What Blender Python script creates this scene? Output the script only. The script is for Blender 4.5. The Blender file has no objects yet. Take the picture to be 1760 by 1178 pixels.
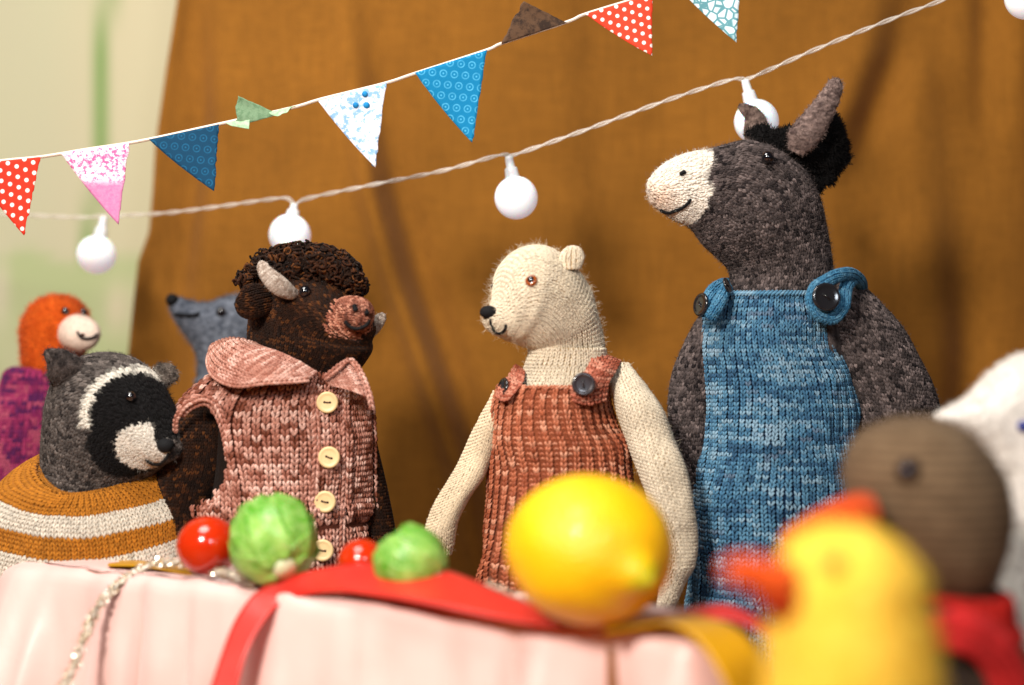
import bpy, math, random
import numpy as np
from mathutils import Vector
from mathutils.bvhtree import BVHTree

# ------------------------------------------------------------------ camera, world, lamps, exposure
S = 0.01                      # everything below is written in centimetres
H = 9.5                       # camera height above the little table top (z = 0)
K = 36.0 / 50.0 / 1760.0      # centimetres per photo pixel per centimetre of distance
scene = bpy.context.scene
cam_d = bpy.data.cameras.new("camera")
cam = bpy.data.objects.new("camera", cam_d)
scene.collection.objects.link(cam)
cam.location = (0, 0, H * S)
cam.rotation_euler = (math.radians(90), 0, 0)
cam_d.lens = 50; cam_d.sensor_width = 36
cam_d.clip_start = 0.01; cam_d.clip_end = 20
cam_d.dof.use_dof = True
cam_d.dof.focus_distance = 0.65
cam_d.dof.aperture_fstop = 2.9
scene.camera = cam

world = bpy.data.worlds.new("World"); scene.world = world
world.use_nodes = True
bg = world.node_tree.nodes["Background"]
bg.inputs[0].default_value = (1.0, 0.93, 0.86, 1); bg.inputs[1].default_value = 0.035

def area(name, loc, target, size, power, col):
    d = bpy.data.lights.new(name, 'AREA'); d.shape = 'DISK'; d.size = size * S; d.energy = power; d.color = col
    o = bpy.data.objects.new(name, d); scene.collection.objects.link(o)
    o.location = Vector(loc) * S
    o.rotation_euler = (Vector(target) - Vector(loc)).to_track_quat('-Z', 'Y').to_euler()
area("key_lamp", (-26, 2, 40), (2, 60, 4), 12, 6.3, (1.0, 0.93, 0.84))
area("second_lamp", (16, -4, 34), (0, 60, 4), 14, 1.0, (0.82, 0.9, 1.0))
area("top_lamp", (-22, 40, 70), (0, 58, 0), 36, 4.2, (1.0, 0.96, 0.92))
scene.view_settings.view_transform = 'Standard'; scene.view_settings.look = 'None'
scene.view_settings.exposure = 0.0; scene.view_settings.gamma = 1
scene.cycles.max_bounces = 6; scene.cycles.diffuse_bounces = 3; scene.cycles.transparent_max_bounces = 6
scene.cycles.caustics_reflective = False; scene.cycles.caustics_refractive = False
try: scene.cycles_curves.shape = 'RIBBONS'
except Exception: pass

rng = np.random.default_rng(7)
random.seed(7)

# ------------------------------------------------------------------ helpers
def W(px, py, Y): return np.array([(px - 880) * K * Y, Y, H - (py - 589) * K * Y], float)
def srgb(r, g, b):
    f = lambda c: c / 255 / 12.92 if c / 255 <= 0.04045 else ((c / 255 + 0.055) / 1.055) ** 2.4
    return np.array([f(r), f(g), f(b)])
def norm(a): return a / (np.linalg.norm(a, axis=-1, keepdims=True) + 1e-12)

ORG = {}
def tag(o, label=None, cat=None, group=None, kind=None):
    if label: o["label"] = label
    if cat: o["category"] = cat
    if group: o["group"] = group
    if kind: o["kind"] = kind
    return o
def thing(name, at, label, cat, group=None):
    o = bpy.data.objects.new(name, None); scene.collection.objects.link(o)
    o.empty_display_size = 0.01
    o.location = Vector(at) * S
    ORG[o.name] = np.array(at, float)
    return tag(o, label, cat, group)

def mk(name, V, F, mat, parent=None, col=None, ply=None, smooth=True, kind=None, label=None):
    V = np.asarray(V, float)
    if parent is not None: org = ORG[parent.name]
    else:
        org = V.mean(0); org[2] = V[:, 2].min()
    Fs = F if isinstance(F, list) else [F]
    Fs = [np.asarray(f, int) for f in Fs if len(f)]
    me = bpy.data.meshes.new(name)
    me.vertices.add(len(V)); me.vertices.foreach_set("co", ((V - org) * S).astype(np.float32).ravel())
    nl = sum(f.size for f in Fs); nf = sum(len(f) for f in Fs)
    me.loops.add(nl); me.polygons.add(nf)
    me.loops.foreach_set("vertex_index", np.concatenate([f.ravel() for f in Fs]).astype(np.int32))
    tot = np.concatenate([np.full(len(f), f.shape[1]) for f in Fs])
    me.polygons.foreach_set("loop_start", (np.cumsum(tot) - tot).astype(np.int32))
    me.polygons.foreach_set("loop_total", tot.astype(np.int32))
    me.update(calc_edges=True)
    me.polygons.foreach_set("use_smooth", np.full(nf, bool(smooth)))
    if col is not None:
        c = np.asarray(col, float)
        if c.ndim == 1: c = np.tile(c, (len(V), 1))
        a = me.attributes.new("Col", 'FLOAT_COLOR', 'POINT')
        a.data.foreach_set("color", np.concatenate([c, np.ones((len(V), 1))], 1).astype(np.float32).ravel())
    if ply is not None:
        a = me.attributes.new("ply", 'FLOAT_VECTOR', 'POINT')
        a.data.foreach_set("vector", np.concatenate([ply, np.zeros((len(V), 1))], 1).astype(np.float32).ravel())
    me.materials.append(mat)
    o = bpy.data.objects.new(name, me); scene.collection.objects.link(o)
    if parent is not None: o.parent = parent
    else: o.location = Vector(org) * S
    ORG[o.name] = org
    if kind: o["kind"] = kind
    if label: o["label"] = label
    return o

def cr(ctrl, t):
    ctrl = np.asarray(ctrl, float); k = len(ctrl)
    t = np.clip(t, 0, k - 1 - 1e-9); i = t.astype(int); f = (t - i)[..., None]
    p0 = ctrl[np.maximum(i - 1, 0)]; p1 = ctrl[i]; p2 = ctrl[np.minimum(i + 1, k - 1)]; p3 = ctrl[np.minimum(i + 2, k - 1)]
    return 0.5 * (2 * p1 + (p2 - p0) * f + (2 * p0 - 5 * p1 + 4 * p2 - p3) * f * f + (3 * p1 - p0 - 3 * p2 + p3) * f ** 3)

class Surf:
    """closed rings along a spine: centre C, half axis E1, half axis E2 per key"""
    closed = True
    def __init__(s, keys, disp=None, q=1.0):
        s.C, s.E1, s.E2 = [np.array([k[i] for k in keys], float) for i in range(3)]
        s.q = q; s.disp = disp; s.k = len(keys)
        s.tv = np.linspace(0, s.k - 1, 240); s.vv = np.linspace(0, 1, 240)
        u, v = np.meshgrid(np.linspace(0, 1, 12, endpoint=False), s.vv)
        P = s._raw(u, np.broadcast_to(s.tv[:, None], u.shape))[0]
        d = np.linalg.norm(np.diff(P, axis=0), axis=-1).mean(1)
        a = np.concatenate([[0], np.cumsum(d)]); s.len = a[-1]; s.vv = a / a[-1]
        u, v = np.meshgrid(np.linspace(0, 1, 49), np.linspace(0, 1, 60))
        P = s.eval(u, v); s.cc = np.linalg.norm(np.diff(P, axis=1), axis=-1).sum(1)
    def _raw(s, u, t):
        C, A, B = cr(s.C, t), cr(s.E1, t), cr(s.E2, t)
        c, n = np.cos(2 * np.pi * u), np.sin(2 * np.pi * u)
        if s.q != 1.0:
            c = np.sign(c) * np.abs(c) ** s.q; n = np.sign(n) * np.abs(n) ** s.q
        return C + c[..., None] * A + n[..., None] * B, C
    def eval(s, u, v):
        t = np.interp(np.clip(v, 0, 1), s.vv, s.tv)
        P, C = s._raw(u, t)
        if s.disp is not None: P = P + s.disp(P, u, v)[..., None] * norm(P - C)
        return P
    def frame(s, u, v):
        e = 2e-3
        P = s.eval(u, v)
        v1, v0 = np.minimum(v + e, 1), np.maximum(v - e, 0)
        Tu = norm(s.eval(u + e, v) - s.eval(u - e, v)); Tv = norm(s.eval(u, v1) - s.eval(u, v0))
        N = norm(np.cross(Tu, Tv))
        t = np.interp(np.clip(v, 0, 1), s.vv, s.tv)
        o = P - s._raw(u, t)[1]
        sg = np.sign((N * o).sum(-1, keepdims=True)); sg[sg == 0] = 1
        return P, Tu, Tv, N * sg
    def circ(s, v): return np.interp(v, np.linspace(0, 1, 60), s.cc)

class Patch(Surf):
    closed = False
    def __init__(s, G, front=(0, -1, 0.15), disp=None):
        s.G = np.asarray(G, float); s.disp = disp; s.m, s.n = s.G.shape[:2]
        u, v = np.meshgrid(np.linspace(0, 1, 30), np.linspace(0, 1, 60))
        P = s.eval(u, v)
        s.len = np.linalg.norm(np.diff(P, axis=0), axis=-1).sum(0).mean()
        s.cc = np.linalg.norm(np.diff(P, axis=1), axis=-1).sum(1)
        s.sg = 1
        N = s.frame(np.array([.5]), np.array([.5]))[3][0]
        if N @ np.array(front) < 0: s.sg = -1
    def eval(s, u, v):
        u = np.asarray(u, float); v = np.asarray(v, float)
        uu = u * (s.n - 1); vv = v * (s.m - 1)
        rows = np.stack([cr(s.G[i], uu) for i in range(s.m)], 0)      # m,...,3
        k = s.m; t = np.clip(vv, 0, k - 1 - 1e-9); i = t.astype(int); f = (t - i)[..., None]
        def take(ix):
            ix = np.clip(ix, 0, k - 1)
            return np.take_along_axis(rows, np.broadcast_to(ix[None, ..., None], (1,) + rows.shape[1:]), 0)[0]
        p0, p1, p2, p3 = take(i - 1), take(i), take(i + 1), take(i + 2)
        P = 0.5 * (2 * p1 + (p2 - p0) * f + (2 * p0 - 5 * p1 + 4 * p2 - p3) * f * f + (3 * p1 - p0 - 3 * p2 + p3) * f ** 3)
        return P
    def frame(s, u, v):
        e = 2e-3
        P = s.eval(u, v)
        u1, u0 = np.clip(u + e, 0, 1), np.clip(u - e, 0, 1); v1, v0 = np.clip(v + e, 0, 1), np.clip(v - e, 0, 1)
        Tu = norm(s.eval(u1, v) - s.eval(u0, v)); Tv = norm(s.eval(u, v1) - s.eval(u, v0))
        return P, Tu, Tv, norm(np.cross(Tu, Tv)) * s.sg

def pucker(a=.16, f=.75): return lambda P, u, v: a * (vnoise(P * f + 3.1) - .5) * 2 + .35 * a * (vnoise(P * f * 2.6) - .5)
def to_px(P): return np.stack([880 + P[..., 0] / (K * P[..., 1]), 589 - (P[..., 2] - H) / (K * P[..., 1])], -1)
def in_poly(xy, poly):
    x, y = xy[..., 0], xy[..., 1]; r = np.zeros(x.shape, bool); n = len(poly)
    for i in range(n):
        x1, y1 = poly[i]; x2, y2 = poly[(i + 1) % n]
        c = ((y1 > y) != (y2 > y)) & (x < (x2 - x1) * (y - y1) / (y2 - y1 + 1e-12) + x1)
        r ^= c
    return r

# value noise, smooth, for yarn dye and wear
_tab = rng.random(4096)
def _h(i, j, k): return _tab[(i * 73 + j * 179 + k * 283) & 4095]
def vnoise(P):
    P = np.asarray(P, float); i = np.floor(P).astype(int); f = P - i; f = f * f * (3 - 2 * f); r = 0
    for a in (0, 1):
        for b in (0, 1):
            for c in (0, 1):
                w = (f[..., 0] if a else 1 - f[..., 0]) * (f[..., 1] if b else 1 - f[..., 1]) * (f[..., 2] if c else 1 - f[..., 2])
                r = r + w * _h(i[..., 0] + a, i[..., 1] + b, i[..., 2] + c)
    return r

def base_mesh(surf, nu, nv, off=0.0, umin=0, umax=1, vmin=0, vmax=1, keep=None, cap=True):
    full = surf.closed and umax - umin >= 0.999
    us = np.linspace(umin, umax, nu + 1)[:-1] if full else np.linspace(umin, umax, nu + 1)
    vs = np.linspace(vmin, vmax, nv + 1)
    u, v = np.meshgrid(us, vs)
    P, _, _, N = surf.frame(u, v)
    n = len(us); V = (P + N * off).reshape(-1, 3)
    r = np.arange(nv)[:, None] * n; c = np.arange(n if full else n - 1)[None]
    c1 = (c + 1) % n
    F = np.stack([r + c, r + c1, r + n + c1, r + n + c], -1).reshape(-1, 4)
    if keep is not None:
        k = keep(P.reshape(-1, 3), u.ravel(), v.ravel()); F = F[k[F].all(1)]
    return V, F, N.reshape(-1, 3), u.ravel(), v.ravel()

def tubes(P, R, sides=5, Nrm=None, flat=0.85):
    """n tubes of m points each"""
    P = np.asarray(P, float); n, m = P.shape[:2]
    T = np.gradient(P, axis=1); T = norm(T)
    if Nrm is None:
        ref = np.zeros_like(P); ref[..., 2] = 1
        par = np.abs(T[..., 2]) > 0.9; ref[par] = (0, 1, 0)
        Nrm = ref; flat = 1.0
    B = norm(np.cross(T, Nrm)); N2 = np.cross(B, T)
    ph = np.arange(sides + 1) / sides * 2 * np.pi
    V = P[:, :, None] + R[..., None, None] * (np.cos(ph)[None, None, :, None] * B[:, :, None] + flat * np.sin(ph)[None, None, :, None] * N2[:, :, None])
    s1 = sides + 1
    base = np.arange(n)[:, None, None] * m * s1; a = np.arange(m - 1)[None, :, None] * s1; b = np.arange(sides)[None, None]
    i = base + a + b
    F = np.stack([i, i + 1, i + s1 + 1, i + s1], -1).reshape(-1, 4)
    ply = np.stack(np.broadcast_arrays(ph[None, None] / (2 * np.pi), (np.arange(m) / (m - 1))[None, :, None] * np.ones((n, 1, 1))), -1)
    ply = np.broadcast_to(ply, (n, m, s1, 2)).reshape(-1, 2)
    return V.reshape(-1, 3), F, ply

LEG = np.array([.9, 1.12, 1]) * np.array([[.05, -.66, -.14], [.15, -.36, .10], [.27, .02, .20], [.37, .36, .13], [.33, .66, -.14]])
LEGR = np.array([.10, .20, .235, .215, .10])
LEG4 = LEG[[0, 1, 3, 4]]; LEG4[1] = [.15, -.28, .15]; LEG4[2] = [.30, .28, .17]; LEG4[3, 0] = .29
LEGR4 = np.array([.11, .205, .21, .11])
PUR = np.array([[-.46, -.22, -.1], [-.24, .14, .06], [0, .24, .12], [.24, .14, .06], [.46, -.22, -.1]])
PURR = np.array([.14, .2, .2, .2, .14])
def stitches(surf, w, h, color, umin=0, umax=1, vmin=0, vmax=1, keep=None, fine=False, style=None, lift=None, warp=None, n0=None, yflip=False, sides=5, jit=0.05, fat=1.0):
    N0 = n0 or max(4, int(round(surf.cc.max() / w)))
    rows = max(2, int(round(surf.len * (vmax - vmin) / h)))
    U, Vv, Wd, DU, RR, CC = [], [], [], [], [], []
    for r in range(rows):
        v = vmin + (r + .5) / rows * (vmax - vmin); c = surf.circ(v)
        n = N0
        if surf.closed:
            for fr in (1, .75, .5, .375, .25, .125):
                n = max(4, int(round(N0 * fr)))
                if c / n > 0.8 * w: break
        lo, hi = (umin, umax) if surf.closed else (0, 1)
        i = np.arange(int(math.floor(lo * n)), int(math.ceil(hi * n)))
        U.append((i + .5) / n); Vv.append(np.full(len(i), v)); Wd.append(np.full(len(i), c / n)); DU.append(np.full(len(i), 1 / n)); RR.append(np.full(len(i), r)); CC.append(i)
    U, Vv, Wd, DU, RR, CC = map(np.concatenate, (U, Vv, Wd, DU, RR, CC))
    if keep is not None:
        k = keep(surf.eval(U, Vv), U, Vv); U, Vv, Wd, DU, RR, CC = [x[k] for x in (U, Vv, Wd, DU, RR, CC)]
    U = U + (vnoise(np.stack([CC * .13, RR * .11, CC * 0. + 2.5], -1)) - .5) * 1.1 * DU
    Vv = np.clip(Vv + (vnoise(np.stack([CC * .12, RR * .09, CC * 0. + 7.5], -1)) - .5) * 1.1 * h / surf.len, 0, 1)
    if warp is not None: U = U + warp(CC, RR) * DU
    DV = h / surf.len
    st = style(CC, RR) if style is not None else np.zeros(len(U), int)
    lf = lift(CC, RR) if lift is not None else np.zeros(len(U))
    colr = color(surf.eval(U, Vv), CC, RR, N0)
    outV, outF, outP, outC = [], [], [], []; off = 0
    leg, lr = (LEG4, LEGR4) if fine else (LEG, LEGR)
    sets = [(st == 0, leg, lr, 1), (st == 0, leg, lr, -1), (st == 1, PUR, PURR, 1)]
    for m, L, LR, sg in sets:
        if not m.any(): continue
        u, v, wd, du, l0 = U[m], Vv[m], Wd[m], DU[m], lf[m]
        j = rng.normal(0, jit, (m.sum(), 2))
        a = u[:, None] + (L[None, :, 0] * sg + j[:, :1]) * du[:, None]
        b = v[:, None] + (L[None, :, 1] * (-1 if yflip else 1) + j[:, 1:]) * DV
        a = a if surf.closed else np.clip(a, 0, 1)
        b = np.clip(b, 0, 1)
        P, _, _, N = surf.frame(a, b)
        ww = np.minimum(wd, w * 1.5)[:, None]
        P = P + N * ((L[None, :, 2] + l0[:, None]) * ww)[..., None]
        R = LR[None] * ww * fat * (1 + rng.normal(0, .06, (m.sum(), 1)))
        V, F, p = tubes(P, R, sides, N, 0.8)
        c = colr[m] * (1 + rng.normal(0, .05, (m.sum(), 1)))
        outV.append(V); outF.append(F + off); outP.append(p); outC.append(np.repeat(c, L.shape[0] * (sides + 1), 0)); off += len(V)
    return np.concatenate(outV), np.concatenate(outF), np.concatenate(outP), np.clip(np.concatenate(outC), 0, 1)

def yarn_dye(cols, scale=6.0, seed=0, wts=None, stitch=0.25, blotch=0.0):
    """variegated yarn: dye changes along the yarn, which runs round row by row"""
    cols = np.array(cols); k = len(cols)
    def f(P, C, R, n):
        x = (C + R * n) / scale
        t = vnoise(np.stack([x, np.full_like(x, seed + .5, dtype=float), R * .15], -1))
        t = t + (rng.random(len(x)) - .5) * stitch
        if blotch: t = t + blotch * (vnoise(P * 1.1 + seed) - .5)
        t = np.clip((t - .5) * 1.6 + .5, 0, .9999) * (k - 1)
        i = t.astype(int); fr = (t - i)[:, None]
        return cols[i] * (1 - fr) + cols[i + 1] * fr
    return f
def flat_col(c, var=.06):
    c = np.array(c)
    return lambda P, C, R, n: c * (1 + rng.normal(0, var, (len(C), 1)))

def fuzz(name, V, F, N, col, count, length, rad, parent, curl=0.5, lay=0.5, npt=5, gravity=0, colvar=.2, mat=None, kind='stuff', bias=None):
    F = np.asarray(F)
    tri = np.concatenate([F[:, :3], F[:, [0, 2, 3]]]) if F.shape[1] == 4 else F
    A = np.linalg.norm(np.cross(V[tri[:, 1]] - V[tri[:, 0]], V[tri[:, 2]] - V[tri[:, 0]]), axis=1)
    if bias is not None: A = A * bias(V[tri].mean(1))
    i = rng.choice(len(tri), count, p=A / A.sum())
    a, b = rng.random(count), rng.random(count); k = a + b > 1; a[k], b[k] = 1 - a[k], 1 - b[k]
    t = tri[i]; wgt = np.stack([1 - a - b, a, b], 1)[..., None]
    P = (V[t] * wgt).sum(1); n = norm((N[t] * wgt).sum(1))
    c = (col[t] * wgt).sum(1) if np.ndim(col) == 2 else np.tile(col, (count, 1))
    c = np.clip(c * (1 + rng.normal(0, colvar, (count, 1))), 0, 1)
    d = norm(n * (1 - lay) + rng.normal(0, 1, (count, 3)) * lay * .8)
    L = length * (0.4 + rng.random(count) ** 2 * 1.2)
    pts = np.zeros((count, npt, 3)); pts[:, 0] = P - n * 0.02; cur = pts[:, 0].copy()
    for s in range(1, npt):
        d = norm(d + rng.normal(0, curl, (count, 3)) + n * .06 + np.array([0, 0, -gravity]))
        cur = cur + d * (L / (npt - 1))[:, None]; pts[:, s] = cur
    return hairs(name, pts, np.full((count, npt), rad) * np.linspace(1, .5, npt), np.repeat(c, npt, 0), parent, mat, kind)

def hairs(name, pts, R, c, parent, mat=None, kind='stuff'):
    count, npt = pts.shape[:2]; org = ORG[parent.name]
    cu = bpy.data.hair_curves.new(name); cu.add_curves([npt] * count)
    cu.attributes["position"].data.foreach_set("vector", ((pts - org) * S).astype(np.float32).ravel())
    ra = cu.attributes.get("radius") or cu.attributes.new("radius", 'FLOAT', 'POINT')
    ra.data.foreach_set("value", (R * S).astype(np.float32).ravel())
    ca = cu.attributes.new("Col", 'FLOAT_COLOR', 'POINT')
    ca.data.foreach_set("color", np.concatenate([c, np.ones((len(c), 1))], 1).astype(np.float32).ravel())
    cu.materials.append(mat or M['hair'])
    o = bpy.data.objects.new(name, cu); scene.collection.objects.link(o); o.parent = parent; o["kind"] = kind
    ORG[o.name] = org
    return o

# ------------------------------------------------------------------ materials
M = {}
def mat(name):
    m = bpy.data.materials.new(name); m.use_nodes = True; nt = m.node_tree
    b = nt.nodes["Principled BSDF"]; M[name] = m
    return m, nt, b
def nd(nt, t, **kw):
    n = nt.nodes.new(t)
    for k, v in kw.items():
        if k.startswith('i_'): n.inputs[k[2:].replace('_', ' ')].default_value = v
        else: setattr(n, k, v)
    return n
def mathn(nt, op, a, b=None, c=None):
    n = nt.nodes.new('ShaderNodeMath'); n.operation = op
    for i, x in enumerate((a, b, c)):
        if x is None: continue
        if isinstance(x, (int, float)): n.inputs[i].default_value = x
        else: nt.links.new(x, n.inputs[i])
    return n.outputs[0]
def mixc(nt, f, a, b, mode='MIX'):
    n = nt.nodes.new('ShaderNodeMix'); n.data_type = 'RGBA'; n.blend_type = mode
    for s, x in ((n.inputs[0], f), (n.inputs[6], a), (n.inputs[7], b)):
        if isinstance(x, (int, float)): s.default_value = x
        elif isinstance(x, (tuple, list, np.ndarray)): s.default_value = tuple(x)[:3] + (1,)
        else: nt.links.new(x, s)
    return n.outputs[2]
def texco(nt, scale=None, kind='Object'):
    t = nt.nodes.new('ShaderNodeTexCoord').outputs[kind]
    if scale is not None:
        m = nt.nodes.new('ShaderNodeMapping'); m.inputs['Scale'].default_value = scale if isinstance(scale, tuple) else (scale,) * 3
        nt.links.new(t, m.inputs[0]); t = m.outputs[0]
    return t
def noise(nt, co, scale, detail=3, rough=.6):
    n = nd(nt, 'ShaderNodeTexNoise'); n.inputs['Scale'].default_value = scale; n.inputs['Detail'].default_value = detail; n.inputs['Roughness'].default_value = rough
    nt.links.new(co, n.inputs['Vector']); return n.outputs['Fac']
def bump(nt, b, h, dist, strength=1.0):
    n = nt.nodes.new('ShaderNodeBump'); n.inputs['Distance'].default_value = dist; n.inputs['Strength'].default_value = strength
    nt.links.new(h, n.inputs['Height']); nt.links.new(n.outputs[0], b.inputs['Normal'])

def yarn_mat(name, rough, sheen, groove, twist=1.6, spec=.25):
    m, nt, b = mat(name)
    at = nd(nt, 'ShaderNodeAttribute', attribute_name='Col'); pl = nd(nt, 'ShaderNodeAttribute', attribute_name='ply')
    sx = nt.nodes.new('ShaderNodeSeparateXYZ'); nt.links.new(pl.outputs['Vector'], sx.inputs[0])
    ph = mathn(nt, 'ADD', mathn(nt, 'MULTIPLY', sx.outputs[0], 3.0), mathn(nt, 'MULTIPLY', sx.outputs[1], twist))
    w = mathn(nt, 'ABSOLUTE', mathn(nt, 'SINE', mathn(nt, 'MULTIPLY', ph, math.pi)))
    fib = noise(nt, texco(nt, 1.0), 1400, 3)
    hgt = mathn(nt, 'ADD', w, mathn(nt, 'MULTIPLY', fib, 0.9))
    dark = mathn(nt, 'MULTIPLY_ADD', mathn(nt, 'SUBTRACT', 1.0, w), -groove, 1.0)  # ply grooves darkened: their shade goes into the yarn colour
    dark = mathn(nt, 'MULTIPLY', dark, mathn(nt, 'MULTIPLY_ADD', fib, 0.5, 0.75))
    c = nt.nodes.new('ShaderNodeCombineXYZ')
    for i in range(3): nt.links.new(dark, c.inputs[i])
    nt.links.new(mixc(nt, 1.0, at.outputs['Color'], c.outputs[0], 'MULTIPLY'), b.inputs['Base Color'])
    b.inputs['Roughness'].default_value = rough; b.inputs['Sheen Weight'].default_value = sheen; b.inputs['Specular IOR Level'].default_value = spec
    bump(nt, b, hgt, 0.00012, .8)
yarn_mat('yarn', .85, .04, .35, 1.6, .12)
yarn_mat('silk_yarn', .55, .0, .5, 2.4, .3)

m, nt, b = mat('felt')
at = nd(nt, 'ShaderNodeAttribute', attribute_name='Col'); co = texco(nt)
n1 = noise(nt, co, 900, 4); n2 = noise(nt, co, 260, 3)
f = mathn(nt, 'MULTIPLY', mathn(nt, 'MULTIPLY_ADD', n1, .9, .55), mathn(nt, 'MULTIPLY_ADD', n2, .5, .75))
c = nt.nodes.new('ShaderNodeCombineXYZ'); [nt.links.new(f, c.inputs[i]) for i in range(3)]
nt.links.new(mixc(nt, 1.0, at.outputs['Color'], c.outputs[0], 'MULTIPLY'), b.inputs['Base Color'])
b.inputs['Roughness'].default_value = .95; b.inputs['Sheen Weight'].default_value = .04; b.inputs['Specular IOR Level'].default_value = .15
bump(nt, b, n1, 0.0006, .8)

m, nt, b = mat('hair')
at = nd(nt, 'ShaderNodeAttribute', attribute_name='Col')
nt.links.new(at.outputs['Color'], b.inputs['Base Color']); b.inputs['Roughness'].default_value = .8; b.inputs['Specular IOR Level'].default_value = .2

def plain(name, col, rough=.5, metal=0, spec=.5, coat=0, trans=0, sss=0, var=None, bscale=None, bdist=0.0003):
    m, nt, b = mat(name); b.inputs['Base Color'].default_value = (*col, 1); b.inputs['Roughness'].default_value = rough
    b.inputs['Metallic'].default_value = metal; b.inputs['Specular IOR Level'].default_value = spec; b.inputs['Coat Weight'].default_value = coat
    b.inputs['Transmission Weight'].default_value = trans; b.inputs['Subsurface Weight'].default_value = sss; b.inputs['Subsurface Scale'].default_value = .004
    if var:
        n = noise(nt, texco(nt), var[0], 4)
        nt.links.new(mixc(nt, mathn(nt, 'MULTIPLY', n, 1.0), np.array(col), np.array(var[1])), b.inputs['Base Color'])
    if bscale: bump(nt, b, noise(nt, texco(nt), bscale, 4), bdist)
    return m
plain('black_bead', (.004, .004, .006), .04, spec=.7, coat=1)
plain('amber_bead', srgb(150, 70, 15), .12, coat=1)
plain('black_thread', (.008, .008, .009), .8, spec=.2, bscale=900)
plain('grey_button', srgb(62, 52, 54), .25, coat=.6, var=(300, srgb(35, 30, 34)))
plain('black_button', (.012, .011, .013), .18, coat=.8)
plain('wood_button', srgb(238, 212, 160), .42, var=(160, srgb(218, 182, 124)), bscale=500, bdist=.00008)
plain('hole', srgb(70, 35, 20), .8)
plain('tomato', srgb(212, 56, 12), .14, coat=.3, sss=.1, var=(60, srgb(180, 24, 4)))
plain('tomato_green', srgb(50, 90, 30), .7)
plain('bulb', (.93, .95, .99), .3, sss=1.0, trans=.0)
plain('socket', (.8, .82, .85), .3, sss=.3)
plain('cord', (.9, .84, .76), .15, coat=.8)
M['cord'].node_tree.nodes["Principled BSDF"].inputs['Alpha'].default_value = .5
_b = M['bulb'].node_tree.nodes['Principled BSDF']; _b.inputs['Subsurface Scale'].default_value = .012
_b.inputs['Emission Color'].default_value = (.82, .88, 1, 1); _b.inputs['Emission Strength'].default_value = .38
plain('bunting_cord', srgb(240, 225, 208), .8, bscale=1500)
plain('ribbon_red', srgb(218, 56, 42), .4, spec=.6, var=(30, srgb(190, 30, 25)), bscale=600, bdist=.00008)
plain('ribbon_ochre', srgb(214, 160, 20), .35, spec=.6, var=(30, srgb(195, 135, 15)), bscale=600, bdist=.00008)
plain('tinsel', (.96, .88, .74), .28, metal=.8)
plain('tinsel_core', srgb(220, 210, 195), .5)
plain('wood', srgb(150, 95, 45), .6, var=(20, srgb(120, 70, 30)))
m, nt, b = mat('lemon'); co = texco(nt)
at = nd(nt, 'ShaderNodeAttribute', attribute_name='Col')
n = noise(nt, co, 60, 3); nt.links.new(mixc(nt, mathn(nt, 'MULTIPLY', n, .8), at.outputs['Color'], srgb(238, 170, 4)), b.inputs['Base Color'])
b.inputs['Roughness'].default_value = .46; b.inputs['Coat Weight'].default_value = .08; b.inputs['Subsurface Weight'].default_value = .2; b.inputs['Subsurface Scale'].default_value = .004
v = nd(nt, 'ShaderNodeTexVoronoi'); v.inputs['Scale'].default_value = 520; nt.links.new(co, v.inputs['Vector']); bump(nt, b, v.outputs['Distance'], .0005, .7)
# sprout leaf: pale veins on green
m, nt, b = mat('sprout_leaf'); co = texco(nt)
at = nd(nt, 'ShaderNodeAttribute', attribute_name='Col')
v = nd(nt, 'ShaderNodeTexVoronoi', feature='DISTANCE_TO_EDGE'); v.inputs['Scale'].default_value = 150; v.inputs['Randomness'].default_value = 1
ns = nd(nt, 'ShaderNodeTexNoise'); ns.inputs['Scale'].default_value = 90; nt.links.new(co, ns.inputs['Vector'])
nt.links.new(mixc(nt, .025, co, ns.outputs['Color']), v.inputs['Vector'])
rmp = nd(nt, 'ShaderNodeMapRange'); rmp.inputs[1].default_value = 0.02; rmp.inputs[2].default_value = .13; rmp.inputs[3].default_value = .28; rmp.inputs[4].default_value = 0
nt.links.new(v.outputs['Distance'], rmp.inputs[0])
nt.links.new(mixc(nt, rmp.outputs[0], at.outputs['Color'], srgb(205, 228, 150)), b.inputs['Base Color'])
b.inputs['Roughness'].default_value = .35; b.inputs['Subsurface Weight'].default_value = .15; b.inputs['Subsurface Scale'].default_value = .003
bump(nt, b, rmp.outputs[0], .0004, .6)
# satin tablecloth
m, nt, b = mat('satin')
b.inputs['Base Color'].default_value = (*srgb(238, 196, 188), 1); b.inputs['Roughness'].default_value = .42; b.inputs['Sheen Weight'].default_value = .4; b.inputs['Specular IOR Level'].default_value = .6
bump(nt, b, mathn(nt, 'ADD', noise(nt, texco(nt), 30, 4), mathn(nt, 'MULTIPLY', noise(nt, texco(nt), 1500, 2), .06)), .004, .12)
# linen backdrop
m, nt, b = mat('linen'); co = texco(nt)
m1 = texco(nt, (1, 1, .06)); m2 = texco(nt, (.06, 1, 1))
w1 = noise(nt, m1, 700, 3, .7); w2 = noise(nt, m2, 700, 3, .7); big = noise(nt, co, 7, 4, .6)
wv = mathn(nt, 'MULTIPLY', mathn(nt, 'MULTIPLY_ADD', w1, .7, .65), mathn(nt, 'MULTIPLY_ADD', w2, .7, .65))
wv = mathn(nt, 'MULTIPLY', wv, mathn(nt, 'MULTIPLY_ADD', big, .9, .55))
c = nt.nodes.new('ShaderNodeCombineXYZ'); [nt.links.new(wv, c.inputs[i]) for i in range(3)]
nt.links.new(mixc(nt, 1.0, srgb(142, 92, 30), c.outputs[0], 'MULTIPLY'), b.inputs['Base Color'])
b.inputs['Roughness'].default_value = .9; b.inputs['Sheen Weight'].default_value = .08; b.inputs['Specular IOR Level'].default_value = .15
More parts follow.
